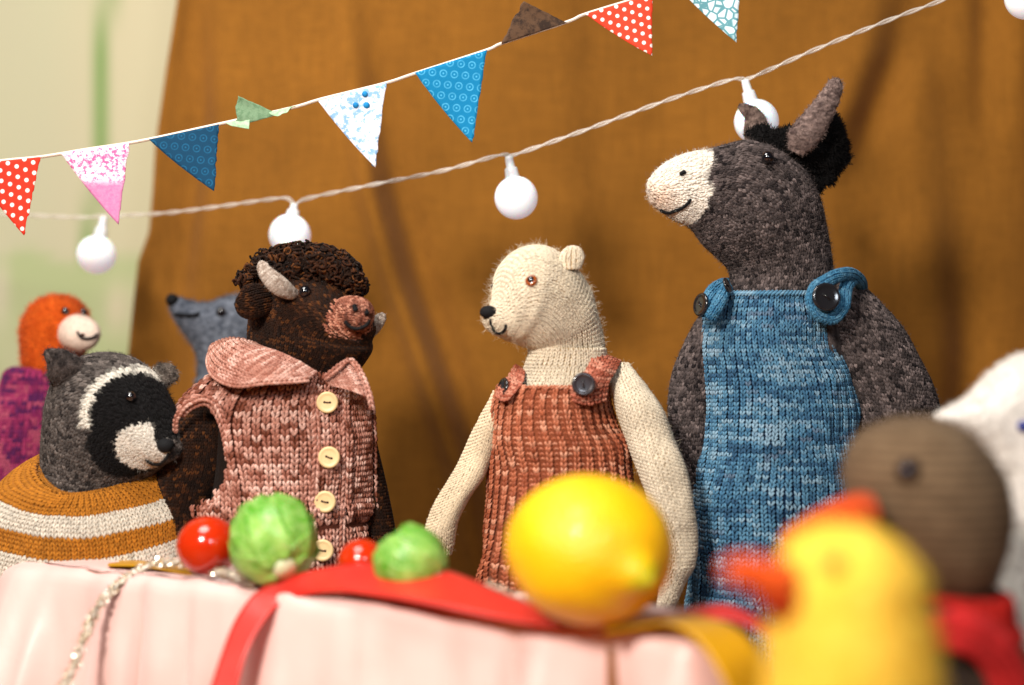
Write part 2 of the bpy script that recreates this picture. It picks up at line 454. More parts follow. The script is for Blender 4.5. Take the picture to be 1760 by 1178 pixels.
bump(nt, b, mathn(nt, 'ADD', w1, w2), .0006, .7)
# attribute coloured canvas / cotton
m, nt, b = mat('cotton')
at = nd(nt, 'ShaderNodeAttribute', attribute_name='Col'); co = texco(nt)
nt.links.new(at.outputs['Color'], b.inputs['Base Color']); b.inputs['Roughness'].default_value = .85; b.inputs['Specular IOR Level'].default_value = .2
bump(nt, b, noise(nt, co, 1200, 2), .0002, .5)

# ------------------------------------------------------------------ small shape builders
def uvsphere(c, r, nu=24, nv=16, ax=(1, 1, 1)):
    th = np.linspace(0, 2 * np.pi, nu + 1)[:-1]; ph = np.linspace(0.001, np.pi - .001, nv + 1)
    t, p = np.meshgrid(th, ph)
    P = np.stack([np.sin(p) * np.cos(t), np.sin(p) * np.sin(t), np.cos(p)], -1) * np.array(ax) * r + np.array(c)
    a = np.arange(nv)[:, None] * nu; b = np.arange(nu)[None]; b1 = (b + 1) % nu
    return P.reshape(-1, 3), np.stack([a + b, a + nu + b, a + nu + b1, a + b1], -1).reshape(-1, 4)
def lathe(prof, c, ax, nu=28):
    """prof: list of (r, t) along axis ax from c"""
    ax = norm(np.array(ax, float)); e = norm(np.cross(ax, [0.3, .2, 1] if abs(ax[2]) < .9 else [0, 1, 0])); f = np.cross(ax, e)
    th = np.arange(nu) / nu * 2 * np.pi; prof = np.array(prof, float)
    P = np.array(c)[None, None] + prof[:, None, 1:2] * ax + prof[:, None, 0:1] * (np.cos(th)[None, :, None] * e + np.sin(th)[None, :, None] * f)
    nv = len(prof) - 1; a = np.arange(nv)[:, None] * nu; b = np.arange(nu)[None]; b1 = (b + 1) % nu
    return P.reshape(-1, 3), np.stack([a + b, a + b1, a + nu + b1, a + nu + b], -1).reshape(-1, 4)
def join(*vf):
    V, F, o = [], [], 0
    for v, f in vf: V.append(v); F.append(f + o); o += len(v)
    return np.concatenate(V), np.concatenate(F)
def path(pts, n):
    pts = np.array(pts, float); P = cr(pts, np.linspace(0, len(pts) - 1, n * 4))
    d = np.concatenate([[0], np.cumsum(np.linalg.norm(np.diff(P, axis=0), axis=1))]); s = np.linspace(0, d[-1], n)
    return np.stack([np.interp(s, d, P[:, i]) for i in range(3)], 1), d[-1]
def sheet(V, F, N, th):
    """give an open sheet a thickness"""
    n = len(V); W2 = np.concatenate([V, V - N * th]); Fb = F[:, ::-1] + n
    e = np.concatenate([F[:, [i, (i + 1) % 4]] for i in range(4)]); key = np.sort(e, 1); k = key[:, 0] * (n + 1) + key[:, 1]
    uq, inv, cnt = np.unique(k, return_inverse=True, return_counts=True); be = e[cnt[inv] == 1]
    side = np.stack([be[:, 1], be[:, 0], be[:, 0] + n, be[:, 1] + n], 1)
    return W2, np.concatenate([F, Fb, side])

def limb(keys, flat=1.0):     # keys: (px,py,dy,radius_px)
    P = np.array([W(x, y, d.Y + dy) for x, y, dy, r in keys]); T = norm(np.gradient(P, axis=0)); out = []
    for p, t, (x, y, dy, r) in zip(P, T, keys):
        f = norm(np.cross(t, [0, 1.0, 0])); g = np.cross(f, t); g = g * (-1 if g[1] > 0 else 1)
        out.append((p, f * r * d.k, g * r * d.k * flat))
    return Surf(out)

class Doll:
    def __init__(s, name, Y, x, label, cat="knitted toy", group=None):
        s.Y = Y; s.root = thing(name, W(x, 589, Y) * np.array([1, 1, 0]) + np.array([0, 0, -9]), label, cat, group); s.hit = []
        s.k = K * Y
    def rings(s, rows, tilt=0):                       # torso / limb rows: (py, xl, xr, depth_px, dy)
        out = []
        for r in rows:
            py, xl, xr, d = r[:4]; dy = r[4] if len(r) > 4 else 0; tl = r[5] if len(r) > 5 else 0
            Y = s.Y + dy; a, b = W(xl, py + tl, Y), W(xr, py - tl, Y)
            out.append(((a + b) / 2, (b - a) / 2, np.array([0, -d * s.k, -tilt * s.k])))
        return out
    def head(s, rows, psi, face, xc):                # rows: (Dx, Dy, Vx, Vy, halfwidth_px)
        psi = math.radians(psi); n = np.array([-math.sin(psi) * face, -math.cos(psi), 0]); out = []
        for dx, dy, vx, vy, w in rows:
            def pt(px, py):
                Y = s.Y
                for _ in range(3): Y = s.Y - face * (px - xc) * K * Y * math.tan(psi)
                return W(px, py, Y)
            a, b = pt(dx, dy), pt(vx, vy)
            out.append(((a + b) / 2, (a - b) / 2, n * w * s.k))
        return out
    def target(s, V, F):
        s.hit.append(BVHTree.FromPolygons([tuple(v) for v in V], [tuple(f) for f in F.tolist()]))
    def at(s, px, py, which=None):
        o = Vector((0, 0, H)); d = Vector(W(px, py, 1.0) - np.array([0, 0, H])).normalized(); best = None
        for i, t in enumerate(s.hit):
            if which is not None and i not in which: continue
            loc, nrm, _, dist = t.ray_cast(o, d)
            if loc is not None and (best is None or dist < best[2]):
                if nrm.dot(d) > 0: nrm = -nrm
                best = (np.array(loc), np.array(nrm), dist)
        if best is None: return W(px, py, s.Y), np.array([0, -1.0, 0])
        return best[:2]
    def eye(s, px, py, rpx, parent, ring=None, dn=0.35, nrm=None):
        P, N = s.at(px, py); r = rpx * s.k
        if nrm is not None: N = norm(np.array(nrm, float))
        V, F = uvsphere(P + N * r * dn, r * .92)
        e = mk("eye", V, F, M['black_bead'], parent)
        if ring:
            V, F = lathe([(r * .8, r * .1), (r * 1.12, r * .25), (r * 1.2, r * .45), (r * 1.0, r * .75), (r * .62, r * 1.02), (r * .55, r * .9)], P - N * r * .0, N)
            mk("iris", V, F, M[ring], e)
    def yarnline(s, name, pts, rpx, parent, mat='black_thread', lift=1.5, n=24, project=True, dz=None):
        Q = []
        for p in pts:
            P, N = s.at(p[0], p[1]); Q.append(P + N * rpx * s.k * lift)
        Pp, _ = path(Q, n); R = np.full(n, rpx * s.k); R[0] = R[-1] = rpx * s.k * .4
        V, F, _p = tubes(Pp[None], R[None], 8)
        return mk(name, V, F, M[mat], parent)

def button(doll, px, py, rpx, parent, mat, hole='hole', ang=0.0, nrm=None, lift=.0, label=None):
    P, N = doll.at(px, py)
    if nrm is not None: N = norm(np.array(nrm, float))
    r = rpx * doll.k; P = P + N * (lift * r)
    V, F = lathe([(0.001, .17 * r), (r * .55, .17 * r), (r * .68, .18 * r), (r * .8, .23 * r), (r * .92, .23 * r), (r, .14 * r), (r, .05 * r), (r * .93, -.04 * r), (.001, -.04 * r)], P, N, 36)
    o = mk("button", V, F, M[mat], parent, label=label)
    e = norm(np.cross(N, [0, 0, 1.0])); f = np.cross(e, N)
    d = e * math.cos(ang) + f * math.sin(ang)
    for sg in (-1, 1):
        V, F = lathe([(.001, 0), (r * .11, 0), (r * .11, -.05 * r), (.001, -.05 * r)], P + d * sg * r * .26 + N * r * .19, N, 12)
        mk("buttonhole", V, F, M['black_thread'], o)
    q, _ = path([P + d * -r * .26 + N * r * .14, P + N * r * .26, P + d * r * .26 + N * r * .14], 8)
    V, F, _ = tubes(q[None], np.full((1, 8), r * .07), 6)
    mk("thread", V, F, M[hole], o)
    return o
def ball_fuzz_mesh(surf, nu, nv, off=0, **k): return base_mesh(surf, nu, nv, off, **k)

def knit_part(doll, name, surf, parent, w, h, color, basecol, mat='yarn', nu=64, nv=64, keep=None, fine=False, umin=-.06, umax=.56, style=None, lift=None, warp=None, fz=0, fzl=.25, fzr=.004, fzcol=None, hit=True, n0=None, yflip=False, kids=True, off=-.12, sides=5, bkeep=None, jit=.05, fat=1.0, label=None, vmin=0, vmax=1):
    V, F, N, u, v = base_mesh(surf, nu, nv, off * w, keep=bkeep or keep, vmin=vmin, vmax=vmax)
    if hit: doll.target(V, F)
    if not surf.closed:
        n0_ = len(V); V2, F2 = sheet(V, F, N, .12 * w + .05); N2 = np.concatenate([N, -N])
    else: V2, F2, N2 = V, F, N
    if callable(basecol): basecol = basecol(V2, u, v)
    ob = mk(name, V2, F2, M['felt'], parent, col=np.array(basecol), label=label)  # darker base under the stitches: shade of the gaps put into its colour
    SV, SF, SP, SC = stitches(surf, w, h, color, umin, umax, vmin, vmax, keep, fine, style, lift, warp, n0, yflip, sides, jit, fat)
    mk("knit_stitches", SV, SF, M[mat], ob, col=SC, ply=SP, kind='stuff')
    if fz: fuzz("wool_fuzz", V, F, N, np.array(fzcol if fzcol is not None else basecol), fz, fzl, fzr, ob, bias=lambda P: (P[:, 1] < doll.Y + 1.5) + .05)
    return ob

def felt_part(doll, name, surf, parent, colfn, nu=56, nv=56, fz=0, fzl=.2, fzr=.012, curl=.6, lay=.6, colvar=.35, hit=True, label=None, bumpy=0.03, bscale=6, npt=4):
    V, F, N, u, v = base_mesh(surf, nu, nv)
    V = V + N * ((vnoise(V * bscale) - .5) * bumpy * 2 + (vnoise(V * bscale * 2.3) - .5) * bumpy)[:, None]
    c = colfn(V, u, v)
    if hit: doll.target(V, F)
    ob = mk(name, V, F, M['felt'], parent, col=c, label=label)
    if fz: fuzz("wool_fuzz", V, F, N, c, fz, fzl, fzr, ob, curl=curl, lay=lay, colvar=colvar, npt=npt, bias=lambda P: (P[:, 1] < doll.Y + 1.5) + .05)
    return ob
def felt_stitch(ob, surf, w, h, colfn, amp=.5, keep=None, fat=1.25, umin=-.1, umax=.6):
    def cf(P, C, R, n):
        c = colfn(P, C / n, R); t = rng.random((len(C), 1)); am = amp * np.where(c.mean(1, keepdims=True) > .4, .2, 1); return np.clip(c * (1 - am + 2 * am * t ** 1.6), 0, 1)
    V, F, p, c = stitches(surf, w, h, cf, umin, umax, fine=True, jit=.14, keep=keep, fat=fat)
    mk("felted_stitches", V, F, M['felt'], ob, col=c, ply=p, kind='stuff')
def const(c): return lambda V, u, v: np.tile(np.array(c), (len(V), 1))
def mottle(a, b, s=9, sh=1.5):
    a, b = np.array(a), np.array(b)
    def f(V, u, v):
        t = np.clip((vnoise(V * s) * .6 + vnoise(V * s * 2.7) * .4 - .5) * sh + .5, 0, 1)[:, None]
        return a * (1 - t) + b * t
    return f
def doll_legs(doll, x1, x2, r, col, ztop=-3.0):
    for x in (x1, x2):
        c = W(x, 589, doll.Y); X = c[0]; R = r * doll.k
        keys = [((X, doll.Y, z), (q * R, 0, 0), (0, -q * R, 0)) for z, q in ((-9, .3), (-8.95, .9), (-8.4, 1.15), (-7.2, .9), (-5, .85), (ztop, 1), (ztop + 1.5, .9))]
        s = Surf([(np.array(a), np.array(b), np.array(c_)) for a, b, c_ in keys])
        V, F, N, u, v = base_mesh(s, 20, 14)
        mk("leg", V, F, M['felt'], doll.root, col=np.array(col))

# ================================================================== SETTING
# ground (shelf) the toys stand on
gx = np.array([[-120, -20], [120, -20], [120, 130], [-120, 130]])
mk("ground", np.column_stack([gx, np.full(4, -9.0)]), np.array([[0, 1, 2, 3]]), M['wood'], kind='structure', smooth=False)

# painted canvas wall
nx, nz = 160, 110
X, Z = np.meshgrid(np.linspace(-75, 75, nx), np.linspace(-9, 62, nz)); YW = 93.0
ppx = 880 + X / (K * YW); ppy = 589 - (Z - H) / (K * YW)
V = np.stack([X, YW + .25 * np.sin(X * .35), Z], -1).reshape(-1, 3)
c = np.zeros((nz, nx, 3)) + srgb(202, 198, 166)
def blend(c, m, col): return c * (1 - m[..., None]) + np.array(col) * m[..., None]
sm = lambda x, a, b: np.clip((x - a) / (b - a), 0, 1) ** 2 * (3 - 2 * np.clip((x - a) / (b - a), 0, 1))
q = np.stack([X * .12, Z * .03, X * 0], -1)
c = blend(c, np.clip(vnoise(q) * 1.2 - .35, 0, 1) * .8, srgb(222, 196, 160))
c = blend(c, np.clip(vnoise(q * 1.7 + 9) * 1.3 - .5, 0, 1) * .4, srgb(206, 208, 168))
c = blend(c, sm(-np.abs(ppx - 172 + (ppy - 200) * .07), -18, -5) * sm(-ppy, -470, -430), srgb(128, 160, 92))
edge = 445 + 28 * (vnoise(np.stack([X * .3, Z * 0, X * 0], -1)) - .5) - 20 * sm(-np.abs(ppx - 60), -60, -10)
gm = .75 * sm(ppy, edge - 10, edge + 18) * np.clip(.35 + vnoise(np.stack([X * .25, Z * .25, X * 0 + 4], -1)), 0, 1)
c = blend(c, gm, srgb(176, 192, 136))
c = blend(c, np.exp(-((ppx - 205) / 22) ** 2 - ((ppy - 530) / 40) ** 2) * .9, srgb(222, 210, 180))
c = blend(c, np.exp(-((ppx + 5) / 14) ** 2 - ((ppy - 500) / 60) ** 2) * .9, srgb(215, 206, 180))
a = np.arange(nz - 1)[:, None] * nx; b_ = np.arange(nx - 1)[None]
F = np.stack([a + b_, a + b_ + 1, a + nx + b_ + 1, a + nx + b_], -1).reshape(-1, 4)
o = mk("painted_wall", V, F, M['cotton'], col=c.reshape(-1, 3))
tag(o, "pale cream canvas wall painted with a green stripe and green patches, far left", "wall")

# mustard linen hanging cloth with a wavy left edge
YB = 84.0; nx, nz = 340, 220
zz = np.linspace(-8.9, 50, nz); py_ = 589 - (zz - H) / (K * YB)
ex = np.interp(py_, [-200, 0, 120, 250, 330, 400, 450, 520, 600, 760, 1200], [312, 303, 285, 268, 264, 258, 240, 232, 224, 200, 190])
xl = (ex - 880) * K * YB
t = np.linspace(0, 1, nx)
X = xl[:, None] + (62 - xl[:, None]) * t[None]; Z = np.broadcast_to(zz[:, None], X.shape)
px = 880 + X / (K * YB); py = np.broadcast_to(py_[:, None], px.shape)
Y = YB + .5 * np.sin(px / 150 + py / 800) + .18 * np.sin(px / 61 + 1.3 + py / 500) + .9 * (vnoise(np.stack([px / 260, py / 420, px * 0], -1)) - .5)
def crease(pts, amp, w, side=1):
    global Y
    p = np.array(pts, float); cx = np.interp(py, p[:, 1], p[:, 0]); am = np.interp(py, p[:, 1], p[:, 2])
    d = px - cx
    Y = Y + amp * am * (np.exp(-(d / w) ** 2)) - .7 * amp * am * np.exp(-((d + side * w * 1.7) / (w * 1.3)) ** 2)
crease([(590, -50, .1), (610, 120, .4), (640, 330, .9), (680, 480, 1), (735, 640, 1), (790, 800, .9), (830, 1000, .4)], -1.35, 26, -1)
crease([(330, -50, .2), (340, 200, .8), (318, 400, .8), (300, 560, .5), (300, 900, .3)], .8, 26, -1)
crease([(1600, -50, .6), (1640, 300, .3), (1660, 600, .9), (1650, 900, .6)], 1.0, 40, 1)
crease([(1560, -50, .2), (1540, 100, 1), (1500, 210, 1), (1470, 330, .1), (1460, 600, 0)], 1.1, 38, 1)
crease([(1700, -50, .8), (1690, 150, .6), (1690, 330, .1), (1700, 600, 0)], 1.0, 30, -1)
crease([(1010, -50, .3), (1035, 330, .3), (1060, 640, .5), (1090, 900, .2)], .6, 34, 1)
Y = Y - .4 * np.exp(-((px - ex[:, None]) / 16) ** 2)
V = np.stack([X, Y, Z], -1).reshape(-1, 3)
a = np.arange(nz - 1)[:, None] * nx; b_ = np.arange(nx - 1)[None]
F = np.stack([a + b_, a + b_ + 1, a + nx + b_ + 1, a + nx + b_], -1).reshape(-1, 4)
N = np.tile([0, -1.0, 0], (len(V), 1)); V, F = sheet(V, F, N, -.08)
o = mk("hanging_cloth", V, F, M['linen']); tag(o, "mustard brown linen cloth hung in soft folds behind the knitted toys", "backdrop cloth")

# little table and its pink cloth
A = np.array([-21.9, 62.3]); B = np.array([6.25, 46.2]); e = (B - A) / np.linalg.norm(B - A); nrm = np.array([e[1], -e[0]])  # outward, towards camera
Dp = 4.3
C4 = [A, B, B - nrm * Dp, A - nrm * Dp]
ctr = sum(C4) / 4
tb = thing("small_table", (ctr[0], ctr[1], -9), "small low wooden table hidden under the pale pink satin cloth", "table")
def prism(poly, z0, z1):
    n = len(poly); V = np.array([(x, y, z0) for x, y in poly] + [(x, y, z1) for x, y in poly])
    F = [[i, (i + 1) % n, n + (i + 1) % n, n + i] for i in range(n)] + [[0, 3, 2, 1], [4, 5, 6, 7]]
    return V, np.array(F)
ins = [p + (ctr - p) * .1 for p in C4]
mk("tabletop", *prism(ins, -.7, -.15), M['wood'], tb, smooth=False)
for p in C4:
    c0 = p + (ctr - p) * .2
    mk("leg", *prism([c0 + np.array(d) * .45 for d in ((-1, -1), (1, -1), (1, 1), (-1, 1))], -9, -.72), M['wood'], tb, smooth=False)
# cloth
ns = 520; per = []; rc = .9
Ls = [np.linalg.norm(C4[(i + 1) % 4] - C4[i]) for i in range(4)]; tot = sum(Ls)
seq = []
for i in range(4):
    p, q = C4[i], C4[(i + 1) % 4]; d = (q - p) / Ls[i]; n = np.array([d[1], -d[0]])
    m = max(12, int(ns * Ls[i] / tot))
    for j in range(m):
        s_ = rc + (Ls[i] - 2 * rc) * j / m; seq.append((*(p + d * s_), *n, i, s_))
    n2 = (C4[(i + 2) % 4] - q) / Ls[(i + 1) % 4]; n2 = np.array([n2[1], -n2[0]]); cc_ = q - n * rc - n2 * rc
    for j in range(14):
        a_ = j / 14 * math.pi / 2; nn = n * math.cos(a_) + n2 * math.sin(a_); seq.append((*(cc_ + nn * rc), *nn, i, Ls[i]))
seq = np.array(seq); ns = len(seq); P2 = seq[:, :2]; N2 = seq[:, 2:4]
front = seq[:, 4] == 0
fpx = 880 + P2[:, 0] / (K * P2[:, 1])
fold = np.zeros(ns)
for x0, wd_, am in ((98, 14, .6), (150, 30, -.5), (200, 30, .25), (248, 10, -1.0), (285, 22, .5), (335, 9, -.3), (480, 60, .3), (700, 90, .2), (885, 16, -1.0), (930, 26, .8), (1060, 50, -1.1), (1165, 26, .5)):
    fold += am * np.exp(-((fpx - x0) / wd_) ** 2) * front
perpos = np.arange(ns) / ns * 2 * np.pi
fold += np.where(front, .06 * np.sin(perpos * 55), .5 * np.sin(perpos * 24))
d_c = np.minimum(np.linalg.norm(P2 - A, axis=1), np.linalg.norm(P2 - B, axis=1)); flare = np.exp(-(d_c / 2.0) ** 2)
dA = np.linalg.norm(P2 - A, axis=1); flA = np.exp(-(dA / 3.0) ** 2)
rowsC = []
for f_ in (0.02, .4, .75, .92): rowsC.append((np.column_stack([ctr + (P2 - ctr) * f_, np.full(ns, .0) + .02 * (vnoise(np.column_stack([P2 * f_, P2[:, 0] * 0])) - .5)])))
for j in range(30):
    t_ = j / 29
    ang = min(1, t_ * 7) * math.pi / 2
    out = .45 * math.sin(ang) - .45; z = -.45 * (1 - math.cos(ang)) - max(0, t_ - 1 / 7) * 9.2
    g = max(0, t_ - .05) ** .8
    o2 = out + g * (1.2 + fold * (.35 + min(1, t_ * 2.2)) + flare * 1.0 + flA * 2.6)
    lift_ = 0.03 * fold * (1 - t_)
    rowsC.append(np.column_stack([P2 + N2 * o2[:, None], z + lift_]))
V = np.concatenate(rowsC); nr = len(rowsC)
hang = np.repeat(np.clip((np.arange(nr) - 3) / 10, 0, 1), ns)[:, None]; Nn3 = np.tile(np.column_stack([N2, np.zeros(ns)]), (nr, 1))
V = V + Nn3 * hang * ((vnoise(V * np.array([.9, .9, .35])) - .5)[:, None] * .32 + (vnoise(V * np.array([2.2, 2.2, .8]) + 5) - .5)[:, None] * .04)
V[:, 2] += (vnoise(V * np.array([.8, .8, 0]) + 3) - .5) * .3 * (1 - hang[:, 0] * .5) - .05
a = np.arange(nr - 1)[:, None] * ns; b_ = np.arange(ns)[None]; b1 = (b_ + 1) % ns
F = np.stack([a + b_, a + ns + b_, a + ns + b1, a + b1], -1).reshape(-1, 4)
V = np.concatenate([V, [[ctr[0], ctr[1], 0.0]]])
T = np.stack([np.arange(ns), (np.arange(ns) + 1) % ns, np.full(ns, len(V) - 1)], 1)
o = mk("tablecloth", V, [F, T], M['satin']); tag(o, "pale pink satin cloth draped in folds over the little table", "tablecloth")

# ================================================================== THINGS ON THE TABLE
def edgeY(px):
    a_ = (px - 880) * K; sl = (B[1] - A[1]) / (B[0] - A[0])
    return (A[1] - sl * A[0]) / (1 - sl * a_)
def on_table(px, back): return edgeY(px) + back
def tomato(px, pyc, rpx, Y, label):
    k = K * Y; c = W(px, pyc, Y); r = rpx * k; c[2] = r * .96
    t = thing("cherry_tomato", (c[0], c[1], 0), label, "tomato", "cherry tomatoes on the table")
    V, F = uvsphere(c, r, 40, 28, (1, 1, .96)); mk("fruit", V, F, M['tomato'], t)
    V, F = lathe([(.001, .02), (r * .12, .02), (r * .14, -.01)], c + np.array([.05, r * .93, .25 * r]), (0.05, 1, .2), 10); mk("stem_scar", V, F, M['tomato_green'], t)
tomato(357, 938, 53, on_table(357, 1.35), "red cherry tomato left of the bigger green sprout")
tomato(622, 945, 42, on_table(622, 2.6), "red cherry tomato just left of the smaller green sprout")

def sprout(px, rpx, Y, label, rot, seed):
    r_ = np.random.default_rng(seed); k = K * Y; r = rpx * k; c = W(px, 900, Y); c[2] = r * .97
    t = thing("brussels_sprout", (c[0], c[1], 0), label, "brussels sprout", "brussels sprouts on the table")
    stem = norm(np.array(rot, float))
    e1 = norm(np.cross(stem, [0.1, .3, 1])); e2 = np.cross(stem, e1)
    V, F = uvsphere(c, r * .9, 30, 20); mk("heart", V, F, M['sprout_leaf'], t, col=srgb(160, 205, 90))
    V, F = lathe([(.001, r * 1.08), (r * .24, r * 1.06), (r * .27, r * .98), (r * .3, r * .8)], c, stem, 20); mk("stalk", V, F, M['sprout_leaf'], t, col=srgb(225, 228, 190))
    for i in range(9):
        a_ = i * 2.4 + r_.random() * .4; sz = .5 + .06 * i
        R0 = r * (1.015 - .012 * i)
        nu, nv = 20, 20
        u, v = np.meshgrid(np.linspace(-1, 1, nu + 1), np.linspace(0, 1, nv + 1))
        top = 2.35 - .05 * i
        th = .25 + v * (top - .25)                                # polar angle from the stem
        wd_ = 1.25 * np.sqrt(np.clip(1 - (2 * (v - .45)) ** 4 * .9, 0.02, 1)) * (1 + .03 * np.sin(v * 15 + i))
        az = a_ + u * wd_ / np.maximum(np.sin(th), .45) * .62
        rr = R0 * (1 + .012 * np.exp(-(u / .06) ** 2) + .006 * np.sin(az * 12) + .06 * (np.abs(u) ** 5 + v ** 7) + .02 * vnoise(np.stack([az * 3, th * 3, u * 0 + i], -1)))
        D = np.sin(th)[..., None] * (np.cos(az)[..., None] * e1 + np.sin(az)[..., None] * e2) + np.cos(th)[..., None] * stem
        V = (c + D * rr[..., None]).reshape(-1, 3); N = D.reshape(-1, 3)
        a = np.arange(nv)[:, None] * (nu + 1); b_ = np.arange(nu)[None]
        F = np.stack([a + b_, a + b_ + 1, a + nu + 2 + b_, a + nu + 1 + b_], -1).reshape(-1, 4)
        cA, cB = srgb(92, 160, 44), srgb(176, 220, 110); tt = (np.clip(1.0 - v * 1.6, 0, 1) * .7 + .35 * np.exp(-(u / .1) ** 2))
        tt = np.clip(tt + (vnoise(np.stack([az, th, u * 0], -1) * 3 + i) - .5) * .9, 0, 1).reshape(-1, 1)
        cl = cA * (1 - tt) + cB * tt
        V, F = sheet(V, F, N, .035); mk("leaf", V, F, M['sprout_leaf'], t, col=np.concatenate([cl, cl]))
sprout(472, 75, on_table(472, 1.1), "bigger green brussels sprout between the two tomatoes", (.35, -.75, -.5), 3)
sprout(707, 60, on_table(700, 1.7), "smaller green brussels sprout at the ribbon, nearer the lemon", (.75, -.45, -.45), 5)

# lemon
Yl = 48.1; k = K * Yl; c = W(1012, 940, Yl); r = 2.7; c[2] = r * .97
lem = thing("lemon", (c[0], c[1], 0), "whole yellow lemon with a green tip in front of the white bear", "lemon")
ax = norm(np.array([.52, -.82, -.2]))
prof = []
for t_ in np.linspace(0, 1, 60):
    a_ = math.pi * t_; x = -math.cos(a_) * r * 1.06; y = math.sin(a_) * r * .985
    d_ = r * 1.06 - x
    x2 = x + .42 * math.exp(-(max(0, a_ - 0) - math.pi) ** 2 / .05) - .22 * math.exp(-a_ ** 2 / .05)
    y2 = y * (1 - .12 * math.exp(-((math.pi - a_ - .38) / .16) ** 2))
    prof.append((max(y2, .001), x2))
V, F = lathe(prof, c, ax, 64); V = V + norm(V - c) * ((vnoise(V * .9) - .5) * .14)[:, None]
dd = (V - c) @ ax; V = c + (V - c) * np.array([1.045, 1, .945]) - np.array([0, 0, .13]); g = sm(dd, r * 1.0, r * 1.22)[:, None]
mk("fruit", V, F, M['lemon'], lem, col=srgb(250, 198, 5) * (1 - g) + srgb(150, 190, 10) * g)
V, F = lathe([(.001, .12), (.14, .1), (.2, 0), (.16, -.08)], c + ax * (r * 1.06 + .42) * np.array([1.045, 1, .945]) - np.array([0, 0, .13]), ax, 14); mk("tip", V, F, M['lemon'], lem, col=srgb(140, 175, 20))

# ribbons
def strip(name, pts, mat_, label, cat, th=.03, sub=90, cross=6, group=None):
    """pts: list of (px,py,Y) pairs for both edges"""
    G = np.array([[W(*a_), (W(*a_) + W(*b_)) / 2, W(*b_)] for a_, b_ in pts])
    s = Patch(G, front=(0, -1, 1)); V, F, N, u, v = base_mesh(s, cross, sub)
    V, F = sheet(V, F, N, th); o = mk(name, V, F, M[mat_]); tag(o, label, cat); return o
strip("ribbon", [((352, 1215, 53.0), (402, 1215, 52.8)), ((378, 1130, 53.6), (422, 1130, 53.3)), ((410, 1055, 54.5), (455, 1066, 54.0)), ((458, 1006, 55.2), (495, 1032, 54.6)),
                 ((560, 975, 54.8), (575, 1017, 53.2)), ((665, 965, 54.4), (665, 1026, 51.4)), ((770, 980, 53.2), (755, 1042, 50)), ((865, 1018, 51.2), (845, 1060, 48.9)),
                 ((950, 1050, 49.8), (925, 1073, 48)), ((1040, 1063, 48.8), (1030, 1079, 47.6)), ((1150, 1052, 49.5), (1150, 1066, 48)), ((1250, 1038, 49.8), (1255, 1066, 47.6)), ((1330, 1080, 48.2), (1325, 1100, 46.5)), ((1400, 1150, 47.2), (1390, 1170, 45.5))],
      'ribbon_red', "red satin ribbon arching over the pink cloth and passing under the lemon", "ribbon")
strip("ribbon", [((1050, 1072, 48.2), (1040, 1086, 46.4)), ((1110, 1062, 48.3), (1098, 1078, 46.6)), ((1180, 1058, 47.8), (1150, 1073, 45.8)), ((1250, 1070, 46.8), (1195, 1098, 44.8)), ((1300, 1110, 45.6), (1232, 1150, 43.9)), ((1325, 1190, 44.8), (1255, 1200, 43.4))],
      'ribbon_ochre', "ochre yellow ribbon curling down over the right corner of the cloth", "ribbon")
strip("ribbon", [((190, 962, 62.6), (185, 972, 60)), ((250, 964, 61.8), (250, 974, 59.2)), ((330, 976, 60.8), (330, 988, 58)), ((400, 985, 59.8), (400, 996, 57))],
      'ribbon_ochre', "short ochre ribbon lying flat behind the tinsel at the left end", "ribbon")

# tinsel garland
tin = thing("tinsel_garland", (-16, 57, 0), "silvery gold tinsel string trailing over the left cloth edge", "tinsel")
def tinsel(pts, name):
    P, L = path([W(*p) for p in pts], 160)
    V, F, _ = tubes(P[None], np.full((1, 160), .1), 6); mk(name, V, F, M['tinsel_core'], tin)
    n = int(L * 110); i = rng.integers(0, 159, n); f = rng.random((n, 1)); c_ = P[i] * (1 - f) + P[i + 1] * f
    d = norm(rng.normal(0, 1, (n, 3))); e_ = norm(np.cross(d, rng.normal(0, 1, (n, 3))))
    c0 = c_ + d * .04; c1 = c_ + d * (.18 + .12 * rng.random((n, 1))); w_ = .05
    V = np.stack([c0 - e_ * w_, c0 + e_ * w_, c1 + e_ * w_, c1 - e_ * w_], 1).reshape(-1, 3)
    F = np.arange(n * 4).reshape(-1, 4); o = mk("tinsel_flakes", V, F, M['tinsel'], tin, smooth=False, kind='stuff')
tinsel([(92, 1210, 55.5), (125, 1150, 56.2), (150, 1085, 57.3), (178, 1030, 58.2), (225, 990, 59), (275, 968, 59.2), (330, 970, 58.2), (385, 986, 57), (440, 1000, 55.8)], "cord")
tin = thing("tinsel_garland", (0, 52, 0), "short bit of gold tinsel lying between red ribbon and lemon", "tinsel")
tinsel([(835, 1008, 53), (862, 1020, 52.6), (885, 1030, 52), (915, 1042, 51.6)], "cord")

